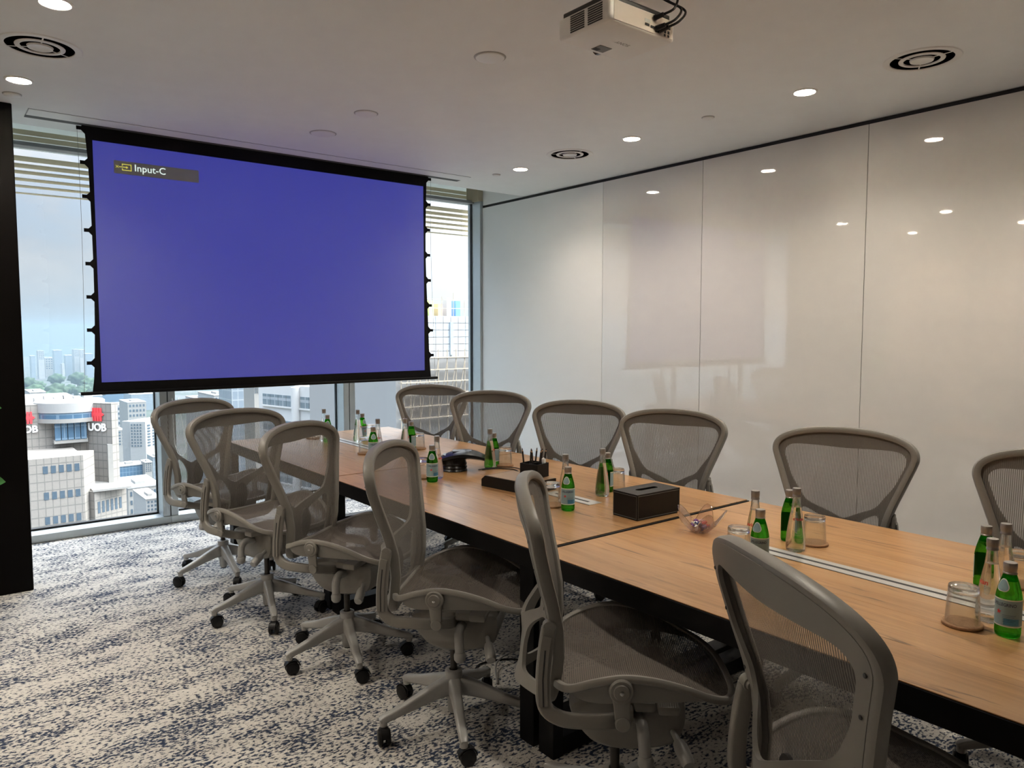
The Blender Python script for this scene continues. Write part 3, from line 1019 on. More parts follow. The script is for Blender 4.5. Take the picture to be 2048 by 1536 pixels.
def chair_proto():
    root = empty('office_chair')
    # back frame: rim plus rear moulding with three openings
    mb = MB()
    rim = [Vector(bsurf(x, z)) for x, z in outl]
    mb.sweep(rim, rrect(0.0145, 0.019, 0.010, 2), closed=True, up=(0, 1, 0))
    xs = np.linspace(-.30, .30, 67)
    zs = np.linspace(.49, 1.10, 68)
    X, Z = np.meshgrid(xs, zs, indexing='ij')
    din = poly_sdf(outl, X, Z)
    fld = np.minimum.reduce([din, -poly_sdf(OPEN, X, Z), -poly_sdf(LOW1, X, Z), -poly_sdf(LOW2, X, Z)])

    def depth(x, z):
        d = max(0.0, 0.19 - abs(x)) / 0.19
        return -0.010 - 0.072 * smooth01(0.08, 1.0, d) * (1 - smooth01(0.80, 0.90, z))
    plate(mb, fld, xs, zs, lambda x, z: bsurf(x, z, depth(x, z)), lambda x, z: bsurf(x, z, depth(x, z) - 0.011))
    mb.build('back_frame', M_FRAME, root, fix=True)
    mb = MB()
    f2 = din - 0.010
    xs2 = np.linspace(-.30, .30, 33)
    zs2 = np.linspace(.49, 1.10, 34)
    X, Z = np.meshgrid(xs2, zs2, indexing='ij')
    plate(mb, poly_sdf(outl, X, Z) - 0.009, xs2, zs2, lambda x, z: bsurf(x, z, 0.006))
    mb.build('back_mesh', M_MESHB, root)
    pad = MB()
    pts = []
    for k in range(7):
        for a in range(20):
            pass
    pad.lathe([(0.0001, -0.012), (0.026, -0.011), (0.036, -0.004), (0.036, 0.004), (0.026, 0.011), (0.0001, 0.012)], 24, axis='y')
    pad.v = [(x, y + yb(z * 1.9 + .625) - 0.028, z * 1.9 + .625) for x, y, z in pad.v]
    pad.build('lumbar_pad', M_PAD, root, fix=True)
    fm = MB()
    for k in (-9, -5, 0, 5, 9):
        pass
    for sx in (-1, 1):
        for z in (.62, .78, .90, .985):
            xx = sx * (np.interp(z, [o_[1] for o_ in OUT[2:11]], [o_[0] for o_ in OUT[2:11]]) - 0.012)
            p = bsurf(xx, z, -0.0225)
            fm.lathe([(0.0001, -0.0008), (0.004, -0.0006), (0.0045, 0.0006)], 10, c=p, axis='y')
    fm.build('screw', M_DARK, root, fix=True)
    # yoke arms
    for sx in (-1, 1):
        path = catmull([(sx * .10, .03, .452), (sx * .17, .02, .47), (sx * .228, -.03, .487), (sx * .240, -.10, .490), (sx * .236, -.165, .494), (sx * .230, -.207, .525),
                        (sx * .225, -.212, .60), (sx * .219, -.205, .68), (sx * .214, -.197, .735)], 5)
        mb = MB().sweep(path, rrect(0.013, 0.020, 0.008, 3), up=(0, 0, 1))
        mb.lathe([(0.0001, -.014), (0.016, -.013), (0.019, -.006), (0.019, .006), (0.016, .013), (0.0001, .014)], 16, c=(sx * .213, -.196, .738), axis='x')
        mb.cyl((sx * .19, -.196, .738), (sx * .213, -.196, .738), 0.012, 0.012, 12)
        y_ = mb.build('yoke_arm', M_FRAME, root, fix=True)
        cv = MB()
        xo = sx * .0145
        cpath = [(sx * .232 + xo, -.211, .53), (sx * .227 + xo, -.213, .60), (sx * .221 + xo, -.207, .68), (sx * .217 + xo, -.201, .715)]
        cv.sweep(catmull(cpath, 4), rrect(0.002, 0.0135, 0.0015, 1), up=(0, 1, 0))
        cvo = cv.build('yoke_cover', M_FRAME, y_, fix=True)
        gv = MB().sweep([(p[0] + sx * .0022, p[1] + 0.001, p[2]) for p in cpath[:3]], rrect(0.0006, 0.0022, 0.0004, 1), up=(0, 1, 0))
        gv.build('groove', M_DARK, y_, fix=True)
    # seat
    sh = [(0, -.188, .553), (.12, -.186, .557), (.2, -.170, .570), (.246, -.137, .582), (.262, -.075, .606), (.266, .0, .621), (.261, .08, .613), (.248, .16, .589),
          (.226, .23, .556), (.188, .285, .534), (.11, .315, .522), (0, .322, .520)]
    hs = catmull(sh, 4)
    seat = [p.copy() for p in hs] + [Vector((-p.x, p.y, p.z)) for p in reversed(hs[1:-1])]
    mb = MB().sweep(seat, rrect(0.010, 0.011, 0.006, 2), closed=True, up=(0, 0, 1))
    for sx in (-1, 1):
        tp = [p for p in hs if p.x > .225 and -.14 < p.y < .24]
        nn = len(tp)
        vs = []
        for i, p in enumerate(tp):
            hgt = 0.012 + 0.058 * math.sin(PI * (i / (nn - 1)) ** 0.75)
            for dx, dz in ((0.004, 0), (-0.010, -hgt), (-0.020, -hgt), (-0.010, 0)):
                vs.append((sx * (p.x + dx), p.y, p.z + dz))
        fs = []
        for i in range(nn - 1):
            for a in range(4):
                c = (a + 1) % 4
                fs.append((4 * i + a, 4 * i + c, 4 * i + 4 + c, 4 * i + 4 + a))
        fs += [(0, 1, 2, 3), (4 * nn - 4, 4 * nn - 1, 4 * nn - 2, 4 * nn - 3)]
        mb.add(vs, fs)
    sf = mb.build('seat_frame', M_FRAME, root, fix=True)
    mb = MB()
    c0 = Vector((0, .06, .556))
    rings = 7
    n = len(seat)
    vs, fs = [], []
    for r in range(1, rings + 1):
        s = r / rings
        for p in seat:
            vs.append((c0.x + (p.x - c0.x) * s * 0.97, c0.y + (p.y - c0.y) * s * 0.97, c0.z + (p.z + 0.004 - c0.z) * s ** 2.2))
    vs.append(tuple(c0))
    for r in range(rings - 1):
        for a in range(n):
            b = (a + 1) % n
            fs.append((r * n + a, r * n + b, (r + 1) * n + b, (r + 1) * n + a))
    for a in range(n):
        fs.append((len(vs) - 1, (a + 1) % n, a))
    mb.add(vs, fs)
    mb.build('seat_mesh', M_MESHS, root, fix=True)
    for sx in (-1, 1):
        mb = MB()
        mb.lathe([(0.0001, -.012), (.030, -.012), (.033, -.008), (.033, .006), (.029, .010), (.022, .010), (.020, .014), (.012, .015), (0.0001, .015)], 28, c=(sx * .272, -.006, .592), axis='x')
        if sx < 0:
            mb.v = [(2 * sx * .272 - x, y, z) for x, y, z in mb.v]
        path = [(sx * .270, -.006, .580), (sx * .268, -.004, .55), (sx * .264, -.002, .51)]
        mb.sweep(path, lambda i, n_: rrect(0.007, [0.026, 0.022, 0.020][i], 0.006, 2), up=(0, 1, 0))
        mb.lathe([(0.0001, -.008), (.018, -.007), (.021, -.003), (.021, .005), (.018, .009), (0.0001, .009)], 20, c=(sx * .265, -.001, .500), axis='x')
        pv = mb.build('pivot_link', M_FRAME, root, fix=True)
        MB().lathe([(0.0001, -.003), (.0055, -.002), (.0055, .002), (0.0001, .003)], 12, c=(sx * .288, -.006, .592), axis='x').build('bolt', M_CHROME, pv, fix=True)
    # tilt box
    mb = MB()
    prof = [(-.125, .475), (-.135, .44), (-.11, .395), (-.06, .352), (.03, .338), (.15, .355), (.185, .395), (.192, .45), (.17, .485), (0, .50)]
    pr = [(p.x, p.z) for p in catmull([(a, 0, b) for a, b in prof], 3, True)]
    n = len(pr)
    vs = []
    lay = [(-.115, .86), (-.105, .97), (-.085, 1.0), (.085, 1.0), (.105, .97), (.115, .86)]
    for x, s in lay:
        vs += [(x, .03 + (a - .03) * s, .42 + (b - .42) * s) for a, b in pr]
    fs = [tuple(range(n)), tuple(reversed(range((len(lay) - 1) * n, len(lay) * n)))]
    for l in range(len(lay) - 1):
        for a in range(n):
            b = (a + 1) % n
            fs.append((l * n + a, (l + 1) * n + a, (l + 1) * n + b, l * n + b))
    mb.add(vs, fs)
    mb.box(-.16, .16, .04, .10, .475, .505, .008)
    mb.box(-.20, .20, .10, .16, .488, .515, .008)
    mb.build('tilt_housing', M_FRAME, root, fix=True)
    mb = MB().sweep(catmull([(.09, .055, .437), (.16, .06, .447), (.19, .062, .425), (.198, .066, .375)], 5), circ(0.017, 12))
    mb.lathe([(0.0001, -.025), (.014, -.022), (.021, -.012), (.022, .004), (.018, .014)], 16, c=(.199, .067, .362))
    mb.build('tilt_handle', M_BASE, root, fix=True)
    mb = MB().tube([(.10, .15, .405), (.15, .165, .385)], 0.009, 10)
    mb.tube([(.145, .163, .388), (.16, .168, .381), (.20, .18, .362), (.21, .183, .357)], lambda t: [.015, .020, .020, .016][int(round(t * 3))], 14)
    mb.build('tension_knob', M_BASE, root, fix=True)
    MB().cyl((0, 0, .20), (0, 0, .345), 0.014, 0.014, 16).build('gas_lift', M_CYL, root)
    # base hub
    mb = MB().lathe([(0.0001, .05), (.019, .05), (.024, .056), (.026, .10), (.034, .115), (.037, .15), (.034, .19), (.033, .218), (.029, .221), (.018, .221), (.016, .20)], 28)
    hb = mb.build('base_hub', M_BASE, root)
    MB().lathe([(0.0001, .044), (.016, .044), (.017, .052)], 16).build('lift_stub', M_RUB, hb)
    # one leg along +x, then five
    path = [(.025, 0, .158), (.07, 0, .150), (.13, 0, .134), (.20, 0, .113), (.255, 0, .099), (.285, 0, .093), (.302, 0, .086)]
    hw_ = [.025, .020, .0185, .017, .0165, .0165, .011]
    hh_ = [.036, .031, .025, .019, .0155, .0145, .009]
    mb = MB().sweep(path, lambda i, n_: rrect(hw_[i], hh_[i], min(hw_[i], hh_[i]) * 0.55, 3), up=(0, 0, 1))
    mb.cyl((.288, 0, .092), (.288, 0, .066), 0.0155, 0.0145, 16)
    legm = mb.mesh('leg', M_BASE)
    cm = MB()
    for sy in (-1, 1):
        cm.lathe([(0.0001, -.009), (.024, -.009), (.029, -.006), (.030, 0), (.029, .006), (.024, .009), (0.0001, .009)], 24, c=(.0, sy * .0145, .030), axis='y')
    hood = []
    for k in range(9):
        a = math.radians(20 + 150 * k / 8)
        hood.append((0.034 * math.cos(a), 0, .030 + .034 * math.sin(a)))
    cm.sweep(hood, rrect(.016, .0025, .002, 1), up=(0, 0, 1))
    cm.cyl((.012, 0, .05), (.012, 0, .072), .007, .007, 10)
    casm = cm.mesh('caster', M_RUB)
    for k in range(5):
        lg = link('leg', legm, root, (0, 0, 0), (0, 0, k * 2 * PI / 5))
        ca = link('caster', casm, lg, (.288 - 0.012, 0, 0), (0, 0, 0))
    return root


proto = chair_proto()
CH = [  # x, y, facing (degrees clockwise from +y), base turn, label
    (1.445, 4.747, 157.6, 52, 'grey mesh office chair closest to the left window, before the mullion'),
    (1.423, 3.929, 165.0, 40, 'grey mesh office chair on the left side, second from the window'),
    (1.522, 3.167, 147.0, 38, 'grey mesh office chair on the left side, third from the window'),
    (1.576, 2.353, 136.4, 27, 'grey mesh office chair seen side-on at the middle table, bottles behind its back'),
    (1.585, 1.502, 132.0, 20, 'grey mesh office chair in edge-on profile at the seam of the two nearest tables'),
    (1.505, 0.672, 119.0, 10, 'grey office chair nearest the viewer, showing the rear of its back frame'),
    (3.045, 4.95, 228.9, 10, 'grey mesh chair across the table, farthest away, before the right window'),
    (3.03, 4.165, 232.0, 33, 'grey mesh chair across the table, second from the window, before the wall corner'),
    (2.99, 3.25, 240.7, 50, 'grey mesh chair across the table behind the pencil holder'),
    (3.0, 2.56, 248.0, 5, 'grey mesh chair across the table behind the tissue box'),
    (2.965, 1.602, 254.5, 28, 'grey mesh chair across the table nearest the long power strip'),
    (2.98, 0.78, 258.0, 60, 'grey mesh chair across the table cut off by the right picture edge'),
]
rngc = random.Random(5)
for i, (x, y, th, ph, lb) in enumerate(CH):
    c = proto if i == 0 else dup(proto)
    c.location = (x, y, 0)
    c.rotation_euler = (0, 0, -math.radians(th))
    tag(c, lb, 'office chair', 'grey mesh office chairs around the table')
    k = 0
    for ch in c.children:
        if ch.name.split('.')[0] == 'leg':
            ch.rotation_euler = (0, 0, math.radians(ph + th + 72 * k))
            k += 1
            for g in ch.children:
                a = rngc.uniform(-PI, PI)
                g.location = (.288 - 0.012 * math.cos(a), -0.012 * math.sin(a), 0)
                g.rotation_euler = (0, 0, a)

# ------------------------------------------------------------------ bottles, glasses, coasters


def on_cyl(vs, r, a0):
    return [(r * math.sin(a0 + v[0] / r), -r * math.cos(a0 + v[0] / r), v[1]) for v in vs]


def band(r, z0, z1, a0, a1, k=24):
    mb = MB()
    vs, fs = [], []
    for i in range(k + 1):
        a = a0 + (a1 - a0) * i / k
        vs += [(r * math.sin(a), -r * math.cos(a), z0), (r * math.sin(a), -r * math.cos(a), z1)]
    for i in range(k):
        fs.append((2 * i, 2 * i + 2, 2 * i + 3, 2 * i + 1))
    return mb.add(vs, fs)


def sparkling_proto():
    r = empty('sparkling_water_bottle')
    prof = [(0.0001, .003), (.018, .001), (.025, 0), (.0285, .003), (.0298, .010), (.0300, .060), (.0298, .102), (.0286, .112), (.0255, .127), (.0212, .143), (.0172, .156), (.0145, .164), (.0140, .170), (.0140, .176), (0.0001, .176)]
    air = [(0.0001, .146), (.0180, .146), (.0142, .158), (.0120, .17), (0.0001, .174)]
    mb = MB().lathe(prof, 32)
    mb.lathe(air, 24, flip=True)
    mb.build('body', M_GREEN, r)
    cap = MB().lathe([(.0138, .163), (.0165, .164), (.0165, .1665), (.0152, .168), (.0152, .176), (.0160, .178), (.0160, .190), (.0150, .193), (0.0001, .1935)], 28)
    cap.build('cap', M_CAP, r)
    lb = band(.0304, .031, .100, -2.1, 2.1, 36).build('label', M_LABEL, r)
    band(.0306, .0985, .1015, -2.1, 2.1, 36).build('label_border', M_CREAM, lb)
    band(.0306, .0295, .0325, -2.1, 2.1, 36).build('label_border', M_CREAM, lb)
    band(.0306, .035, .052, .05, 1.25, 16).build('label_block', M_LABELB, lb)
    vs, fs = text_geo('S.PELLEGRINO', .0118, 0, .0002)
    MB().add(on_cyl([(v[0] * .80, v[1] + .0830) for v in vs], .0307, 0.0), fs).build('lettering', M_NAVY, lb, smooth=False)
    for q in range(5):
        band(.0307, .0600 - q * .0042, .0607 - q * .0042, -.05, .95 - .12 * (q % 3), 10).build('fine_print', M_NAVY, lb, smooth=False)
    st = []
    for k in range(10):
        a = PI / 2 + k * PI / 5
        rr = .0075 if k % 2 == 0 else .0031
        st.append((rr * math.cos(a), rr * math.sin(a) + .067))
    MB().add(on_cyl(st, .0307, -.35), [tuple(range(10))]).build('red_star', M_RED, lb, smooth=False)
    pt_ = []
    for k in range(24):
        a = 2 * PI * k / 24
        rr = .0165 * (1 + 0.12 * math.cos(3 * (a - PI / 2)))
        pt_.append((rr * 0.95 * math.cos(a), rr * math.sin(a)))
    for nm, s, e, mt in (('neck_badge', 1.0, .0006, M_CREAM), ('badge_face', .86, .0010, M_LABEL)):
        vv = []
        for x, z in pt_:
            zz = .134 + z * s
            rad = np.interp(zz, [.102, .112, .127, .143, .156], [.0298, .0286, .0255, .0212, .0172]) + e
            a = x * s / rad - .25
            vv.append((rad * math.sin(a), -rad * math.cos(a), zz))
        cz = .134
        rad = .0240 + e
        vv.append((rad * math.sin(-.25), -rad * math.cos(-.25), cz))
        MB().add(vv, [(24, k, (k + 1) % 24) for k in range(24)]).build(nm, mt, r)
    return r


def still_proto():
    r = empty('still_water_bottle')
    prof = [(0.0001, .004), (.02, .002), (.027, 0), (.0320, .004), (.0340, .014), (.0340, .032), (.0318, .060), (.0275, .095), (.0218, .130), (.0165, .158), (.0140, .180), (.0132, .195), (.0132, .208), (0.0001, .208)]
    air = [(0.0001, .160), (.0143, .160), (.0122, .182), (.0112, .20), (0.0001, .206)]
    mb = MB().lathe(prof, 32)
    mb.lathe(air, 24, flip=True)
    mb.build('body', M_CLEAR, r)
    MB().lathe([(.0138, .197), (.0150, .198), (.0150, .2005), (.0142, .202), (.0142, .209), (.0148, .211), (.0148, .225), (.0140, .228), (0.0001, .2285)], 28).build('cap', M_CAP, r)
    vs, fs = text_geo('evian', .0185, 0, .0004)
    vv = []
    for v in vs:
        z = v[1] + .104
        rad = np.interp(z, [.030, .060, .095, .130], [.0340, .0318, .0275, .0218]) + .0004
        a = v[0] / rad
        vv.append((rad * math.sin(a), -rad * math.cos(a), z))
    MB().add(vv, fs).build('lettering', pmat('red_lettering', (0.62, 0.04, 0.03), 0.4), r, smooth=False)
    return r


def tumbler_proto():
    r = empty('tumbler')
    # inverted: rim down on the coaster, heavy base on top
    wall = [(.0342, .080), (.0368, .062), (.0390, .030), (.0408, 0.0), (.0425, 0.0), (.0408, .030), (.0388, .062), (.0372, .082)]
    MB().lathe(wall, 40, caps=False).build('glass_wall', M_TUMB, r)
    base = [(0.0001, .0825), (.0280, .0815), (.0340, .0795), (.0371, .0822), (.0374, .093), (.0360, .099), (0.0001, .0995)]
    MB().lathe(base, 40).build('thick_base', M_TBASE, r)
    return r


def coaster_proto():
    r = MB().lathe([(0.0001, 0), (.047, 0), (.050, .002), (.050, .007), (.048, .009), (0.0001, .009)], 36).build('coaster', M_CORK)
    return r


P_SP, P_ST, P_TU, P_CO = sparkling_proto(), still_proto(), tumbler_proto(), coaster_proto()
# place: (sparkling x,y,turn) (still x,y,turn) (glass x,y)
SET = [
    ('at the left place setting nearest the windows', (2.262, 4.975, 20), (2.272, 5.055, 30), (2.245, 5.19)),
    ('at the left place setting, second from the windows', (2.195, 4.163, 20), (2.281, 4.262, 0), (2.225, 4.33)),
    ('at the left place setting beside the black phone', (2.085, 3.305, 10), (2.158, 3.372, 60), (2.095, 3.425)),
    ('at the left place setting between pencil holder and tissue box', (2.218, 2.400, -5), (2.294, 2.500, 20), (2.212, 2.500)),
    ('at the left place setting beside the glass candy bowl', (2.190, 1.420, -12), (2.292, 1.508, -25), (2.215, 1.520)),
    ('at the left place setting nearest the viewer', (2.190, 0.685, -22), (2.262, 0.752, -55), (2.170, 0.785)),
    ('at the right place setting nearest the windows', (2.500, 4.905, 60), (2.437, 4.850, 80), (2.575, 4.915)),
    ('at the right place setting, second from the windows', (2.528, 4.262, 120), (2.432, 4.179, 90), (2.598, 4.285)),
    ('at the right place setting behind the black phone', (2.622, 3.478, 130), (2.555, 3.428, 90), (2.668, 3.432)),
    ('at the right place setting behind the tissue box', (2.630, 2.563, 150), (2.545, 2.512, 100), (2.690, 2.555)),
    ('at the right place setting beside the long power strip', (2.548, 1.528, 160), (2.446, 1.440, 150), (2.572, 1.440)),
    ('at the right place setting nearest the viewer', (2.548, 0.865, 170), (2.470, 0.788, -75), (2.645, 0.800)),
]
first = True
for lb, s, e, g in SET:
    for kind, pr, (x, y, *tn) in (('green sparkling-water bottle', P_SP, s), ('clear still-water bottle', P_ST, e), ('clear upturned tumbler', P_TU, g), ('cork coaster under the tumbler', P_CO, g)):
        o = pr if first else dup(pr)
        o.location = (x, y, TZ + (0.0091 if pr is P_TU else 0.0002))
        if tn:
            # turn = how far the print faces away from the viewer, to the left
            o.rotation_euler = (0, 0, -math.atan2(x, y) + math.radians(tn[0]))
        cat = {'green': 'bottle', 'clear s': 'bottle', 'clear u': 'glass', 'cork': 'coaster'}[[q for q in ('green', 'clear s', 'clear u', 'cork') if kind.startswith(q)][0]]
        tag(o, kind + ' ' + lb, cat, {'bottle': 'water bottles on the table', 'glass': 'tumblers on the table', 'coaster': 'cork coasters on the table'}[cat])
    first = False

# ------------------------------------------------------------------ other things on the table
tb = empty('tissue_box', (2.442, 2.142, TZ), math.radians(-2))
tag(tb, 'black leather tissue box with pale stitching by the table seam', 'tissue box')
mb = MB()
BX, BY, BH = .131, .072, .106
mb.box(-BX, BX, -BY, BY, 0, .006, .002, seg=1)
mb.box(-BX, -BX + .004, -BY, BY, .006, BH, .001, seg=1)
mb.box(BX - .004, BX, -BY, BY, .006, BH, .001, seg=1)
mb.box(-BX + .004, BX - .004, -BY, -BY + .004, .006, BH, .001, seg=1)
mb.box(-BX + .004, BX - .004, BY - .004, BY, .006, BH, .001, seg=1)
mb.build('body', M_LEATHER, tb, smooth=False)
xs = np.linspace(-BX, BX, 54)
ys = np.linspace(-BY, BY, 32)
X, Y = np.meshgrid(xs, ys, indexing='ij')
slot = np.maximum(np.abs(X) - .048, 0)
fld = np.minimum(np.hypot(slot, Y) - .015, np.minimum(BX - np.abs(X), BY - np.abs(Y)) + 1e-4)
mb = MB()
plate(mb, fld, xs, ys, lambda x, y: (x, y, BH + .004), lambda x, y: (x, y, BH))
mb.build('lid', M_LEATHER, tb, fix=True, smooth=False)
sp = [(.048 + .018 * math.cos(a), .018 * math.sin(a), BH + .0042) for a in np.linspace(-PI / 2, PI / 2, 12)] + [(-.048 - .018 * math.cos(a), -.018 * math.sin(a), BH + .0042) for a in np.linspace(-PI / 2, PI / 2, 12)]
mb = MB().tube(sp, .0012, 5, True)
e = .0006
for sx in (-1, 1):
    for sy in (-1, 1):
        mb.tube([(sx * (BX - .005), sy * (BY + e), .008), (sx * (BX - .005), sy * (BY + e), BH - .004)], .0007, 4)
        mb.tube([(sx * (BX + e), sy * (BY - .005), .008), (sx * (BX + e), sy * (BY - .005), BH - .004)], .0007, 4)
for sy in (-1, 1):
    for z in (.008, BH - .004):
        mb.tube([(-BX + .005, sy * (BY + e), z), (BX - .005, sy * (BY + e), z)], .0007, 4)
for sx in (-1, 1):
    for z in (.008, BH - .004):
        mb.tube([(sx * (BX + e), -BY + .005, z), (sx * (BX + e), BY - .005, z)], .0007, 4)
for sy in (-1, 1):
    mb.tube([(-BX + .005, sy * (BY - .005), BH + .0042), (BX - .005, sy * (BY - .005), BH + .0042)], .0006, 4)
mb.build('stitching', M_STITCH, tb)
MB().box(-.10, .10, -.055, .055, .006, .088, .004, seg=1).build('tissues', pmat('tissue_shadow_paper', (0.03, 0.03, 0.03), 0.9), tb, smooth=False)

# pencil holder and desk tray
tr = empty('desk_tray', (2.346, 2.908, TZ), math.radians(-82))
tag(tr, 'long black desk tray with a brown top carrying the pencil holder', 'tray')
mb = MB().add([(x, y, z) for y in (-.10, .10) for x, z in ((-.165, 0), (.165, 0), (.165, .056), (-.140, .056), (-.165, .036))],
              [(0, 1, 2, 3, 4), (9, 8, 7, 6, 5), (0, 5, 6, 1), (1, 6, 7, 2), (2, 7, 8, 3), (3, 8, 9, 4), (4, 9, 5, 0)])
mb.build('tray_body', M_LEATHER, tr, smooth=False, fix=True)
MB().box(-.130, .160, -.095, .095, .0561, .0575).build('brown_top', pmat('tan_sheet', (0.30, 0.19, 0.105), 0.3), tr, smooth=False)
ph = empty('pencil_holder', (2.408, 2.856, TZ + .0577), math.radians(-76))
tag(ph, 'black two-compartment pencil holder standing on the desk tray', 'holder')
mb = MB()
A, B, HH, T_ = .054, .050, .070, .004
mb.box(-A, A, -B, B, 0, .004)
for x in (-A, -.002, A - T_):
    mb.box(x, x + T_, -B, B, .004, HH, .0008, seg=1)
for y in (-B, B - T_):
    mb.box(-A + T_, A - T_, y, y + T_, .004, HH, .0008, seg=1)
mb.build('box', M_LEATHER, ph, smooth=False)
pen = MB().lathe([(.0042, 0), (.0042, .122)], 6)
pen.lathe([(.0042, .122), (.0015, .138)], 6)
pencil_mesh = pen.mesh('shaft', pmat('black_pencil', (0.015, 0.013, 0.012), 0.35))
tip_mesh = MB().lathe([(.0041, .123), (.0016, .137), (0.0001, .143)], 6).mesh('tip', pmat('pencil_wood', (0.42, 0.26, 0.15), 0.6))
for k, (dx, dy, rx, ry) in enumerate(((-.044, -.02, 0.1, -.10), (-.014, -.02, .05, .05), (-.010, .012, -.06, .10), (.012, -.024, .10, -.06), (.020, .018, -.02, .10), (.028, -.008, .06, .12), (.036, .022, -.05, .12))):
    p = empty('pencil', ph.matrix_basis @ Vector((dx, dy, .0046)))
    p.rotation_euler = (rx * .5, ry, math.radians(-45))
    o = link('shaft', pencil_mesh, p)
    link('tip', tip_mesh, p)
    tag(p, 'black pencil leaning out to the left of the pencil holder' if k == 0 else 'sharpened black pencil upright in the pencil holder', 'pencil', None if k == 0 else 'pencils in the pencil holder')
p = empty('glue_stick', ph.matrix_basis @ Vector((.038, .028, .0046)))
tag(p, 'small white-capped tube standing in the pencil holder', 'glue stick')
MB().lathe([(0.0001, 0), (.010, 0), (.010, .070), (0.0001, .070)], 16).build('tube', pmat('pale_tube', (0.55, 0.62, 0.64), 0.4), p)
MB().lathe([(.0108, .070), (.0108, .085), (.004, .091), (0.0001, .092)], 16).build('cap', M_PLASTW, p)

# conference phone
cp = empty('conference_phone', (2.392, 3.475, TZ), math.radians(-38))
tag(cp, 'black conference phone with an arched top beside the green bottles', 'phone')
mb = MB()
sec = []
n = 22
vs = []
for k in range(n + 1):
    t = k / n
    x = -.13 + .26 * t
    z = .098 - .030 * (2 * t - 1) ** 2 + .012 * (t - .5)
    w = .080 * (1 - .50 * abs(2 * t - 1) ** 2.2) + .02
    th = .030 * (1 - .35 * abs(2 * t - 1) ** 2)
    vs.append([(x, y * w, z + dz * th) for y, dz in ((-1, -.35), (-.96, .2), (-.6, .48), (0, .55), (.6, .48), (.96, .2), (1, -.35), (.7, -.75), (0, -.85), (-.7, -.75))])
fl = [p for r in vs for p in r]
kk = 10
fs = []
for i in range(n):
    for a in range(kk):
        b = (a + 1) % kk
        fs.append((i * kk + a, i * kk + b, (i + 1) * kk + b, (i + 1) * kk + a))
fs += [tuple(range(kk)), tuple(reversed(range(n * kk, (n + 1) * kk)))]
M_PHONE = pmat('black_phone_plastic', (0.004, 0.004, 0.0045), 0.30, spec=0.35)
mb.add(fl, fs)
mb.build('arched_top', M_PHONE, cp, fix=True)
MB().lathe([(0.0001, 0), (.070, 0), (.076, .004), (.070, .014), (.075, .022), (.069, .032), (.073, .040), (.068, .052), (.066, .092), (0.0001, .092)], 32, c=(-.045, 0, 0)).build('base', M_PHONE, cp)
MB().box(-.055, .055, -.035, .035, .1105, .1135, .001, seg=1).build('keypad', pmat('keypad_grey', (0.05, 0.05, 0.055), 0.35), cp)
cc = empty('phone_cable', (2.46, 3.36, TZ))
tag(cc, 'thin black cable curling out from under the conference phone', 'cable')
MB().tube(catmull([(.02, .04, .004), (.10, .02, .004), (.16, -.06, .004), (.13, -.16, .004), (.06, -.24, .004), (-.02, -.20, .004)], 6), .0032, 7).build('cable', M_RUB, cc)
MB().tube(catmull([(.0, .05, .0045), (.12, .05, .0045), (.20, -.03, .0045), (.17, -.15, .0045), (.06, -.235, .011)], 6), .0028, 7).build('cable', M_RUB, cc)

# glass candy bowl
bw = empty('candy_bowl', (2.382, 1.812, TZ), 0.35)
tag(bw, 'petal-shaped clear glass candy bowl by the table seam', 'bowl')


def petal(r, z, th):
    k = min(1, r / .085)
    c = math.cos(5 * th)
    return r * (1 + .20 * k * k * c), z + .030 * k ** 3 * c


prof_o = [(0.0001, .002), (.028, .0), (.034, .003), (.05, .018), (.068, .040), (.085, .062)]
prof_i = [(.083, .0625), (.066, .0425), (.048, .0215), (.030, .008), (0.0001, .0065)]
mb = MB().lathe(prof_o + prof_i, 80, mod=petal)
mb.build('petal_body', thin_glass('pinkish_clear_glass', (0.96, 0.90, 0.90), 0.10, 0.9, 1.8), bw, fix=True)
rimp = []
for k in range(80):
    x_, z_ = petal(.0845, .0622, 2 * PI * k / 80)
    rimp.append((x_ * math.cos(2 * PI * k / 80), x_ * math.sin(2 * PI * k / 80), z_))
MB().tube(rimp, .0013, 6, True).build('petal_rim', glass_mat('amber_rim_glass', (0.98, 0.88, 0.70), 1.45, 0.1), bw)
cands = [('red', (.50, .03, .06)), ('purple', (.20, .08, .26)), ('navy', (.03, .05, .16)), ('pale pink', (.60, .40, .45)), ('white', (.65, .62, .60))]
cm_ = {}
for k in range(13):
    nm, cc_ = cands[k % 5]
    if nm not in cm_:
        mb = MB().lathe([(0.0001, -.011), (.006, -.009), (.0085, -.003), (.0085, .003), (.006, .009), (0.0001, .011)], 12, axis='x')
        for sx in (-1, 1):
            mb.lathe([(.001, sx * .010), (.006, sx * .018)], 8, axis='x')
        cm_[nm] = mb.mesh('candy', pmat('wrapper_' + nm.replace(' ', '_'), cc_, 0.25))
    a = k * 2.4
    rr = .012 + .022 * ((k * 37) % 10) / 10
    o = link('candy', cm_[nm], None, (2.382 + rr * math.cos(a), 1.812 + rr * math.sin(a), TZ + .0195 + .5 * rr * .35 + (.013 if k > 7 else 0)), (0, .2, a * 1.7))
    tag(o, nm + ' wrapped candy lying in the glass bowl', 'candy', 'wrapped candies in the glass bowl')

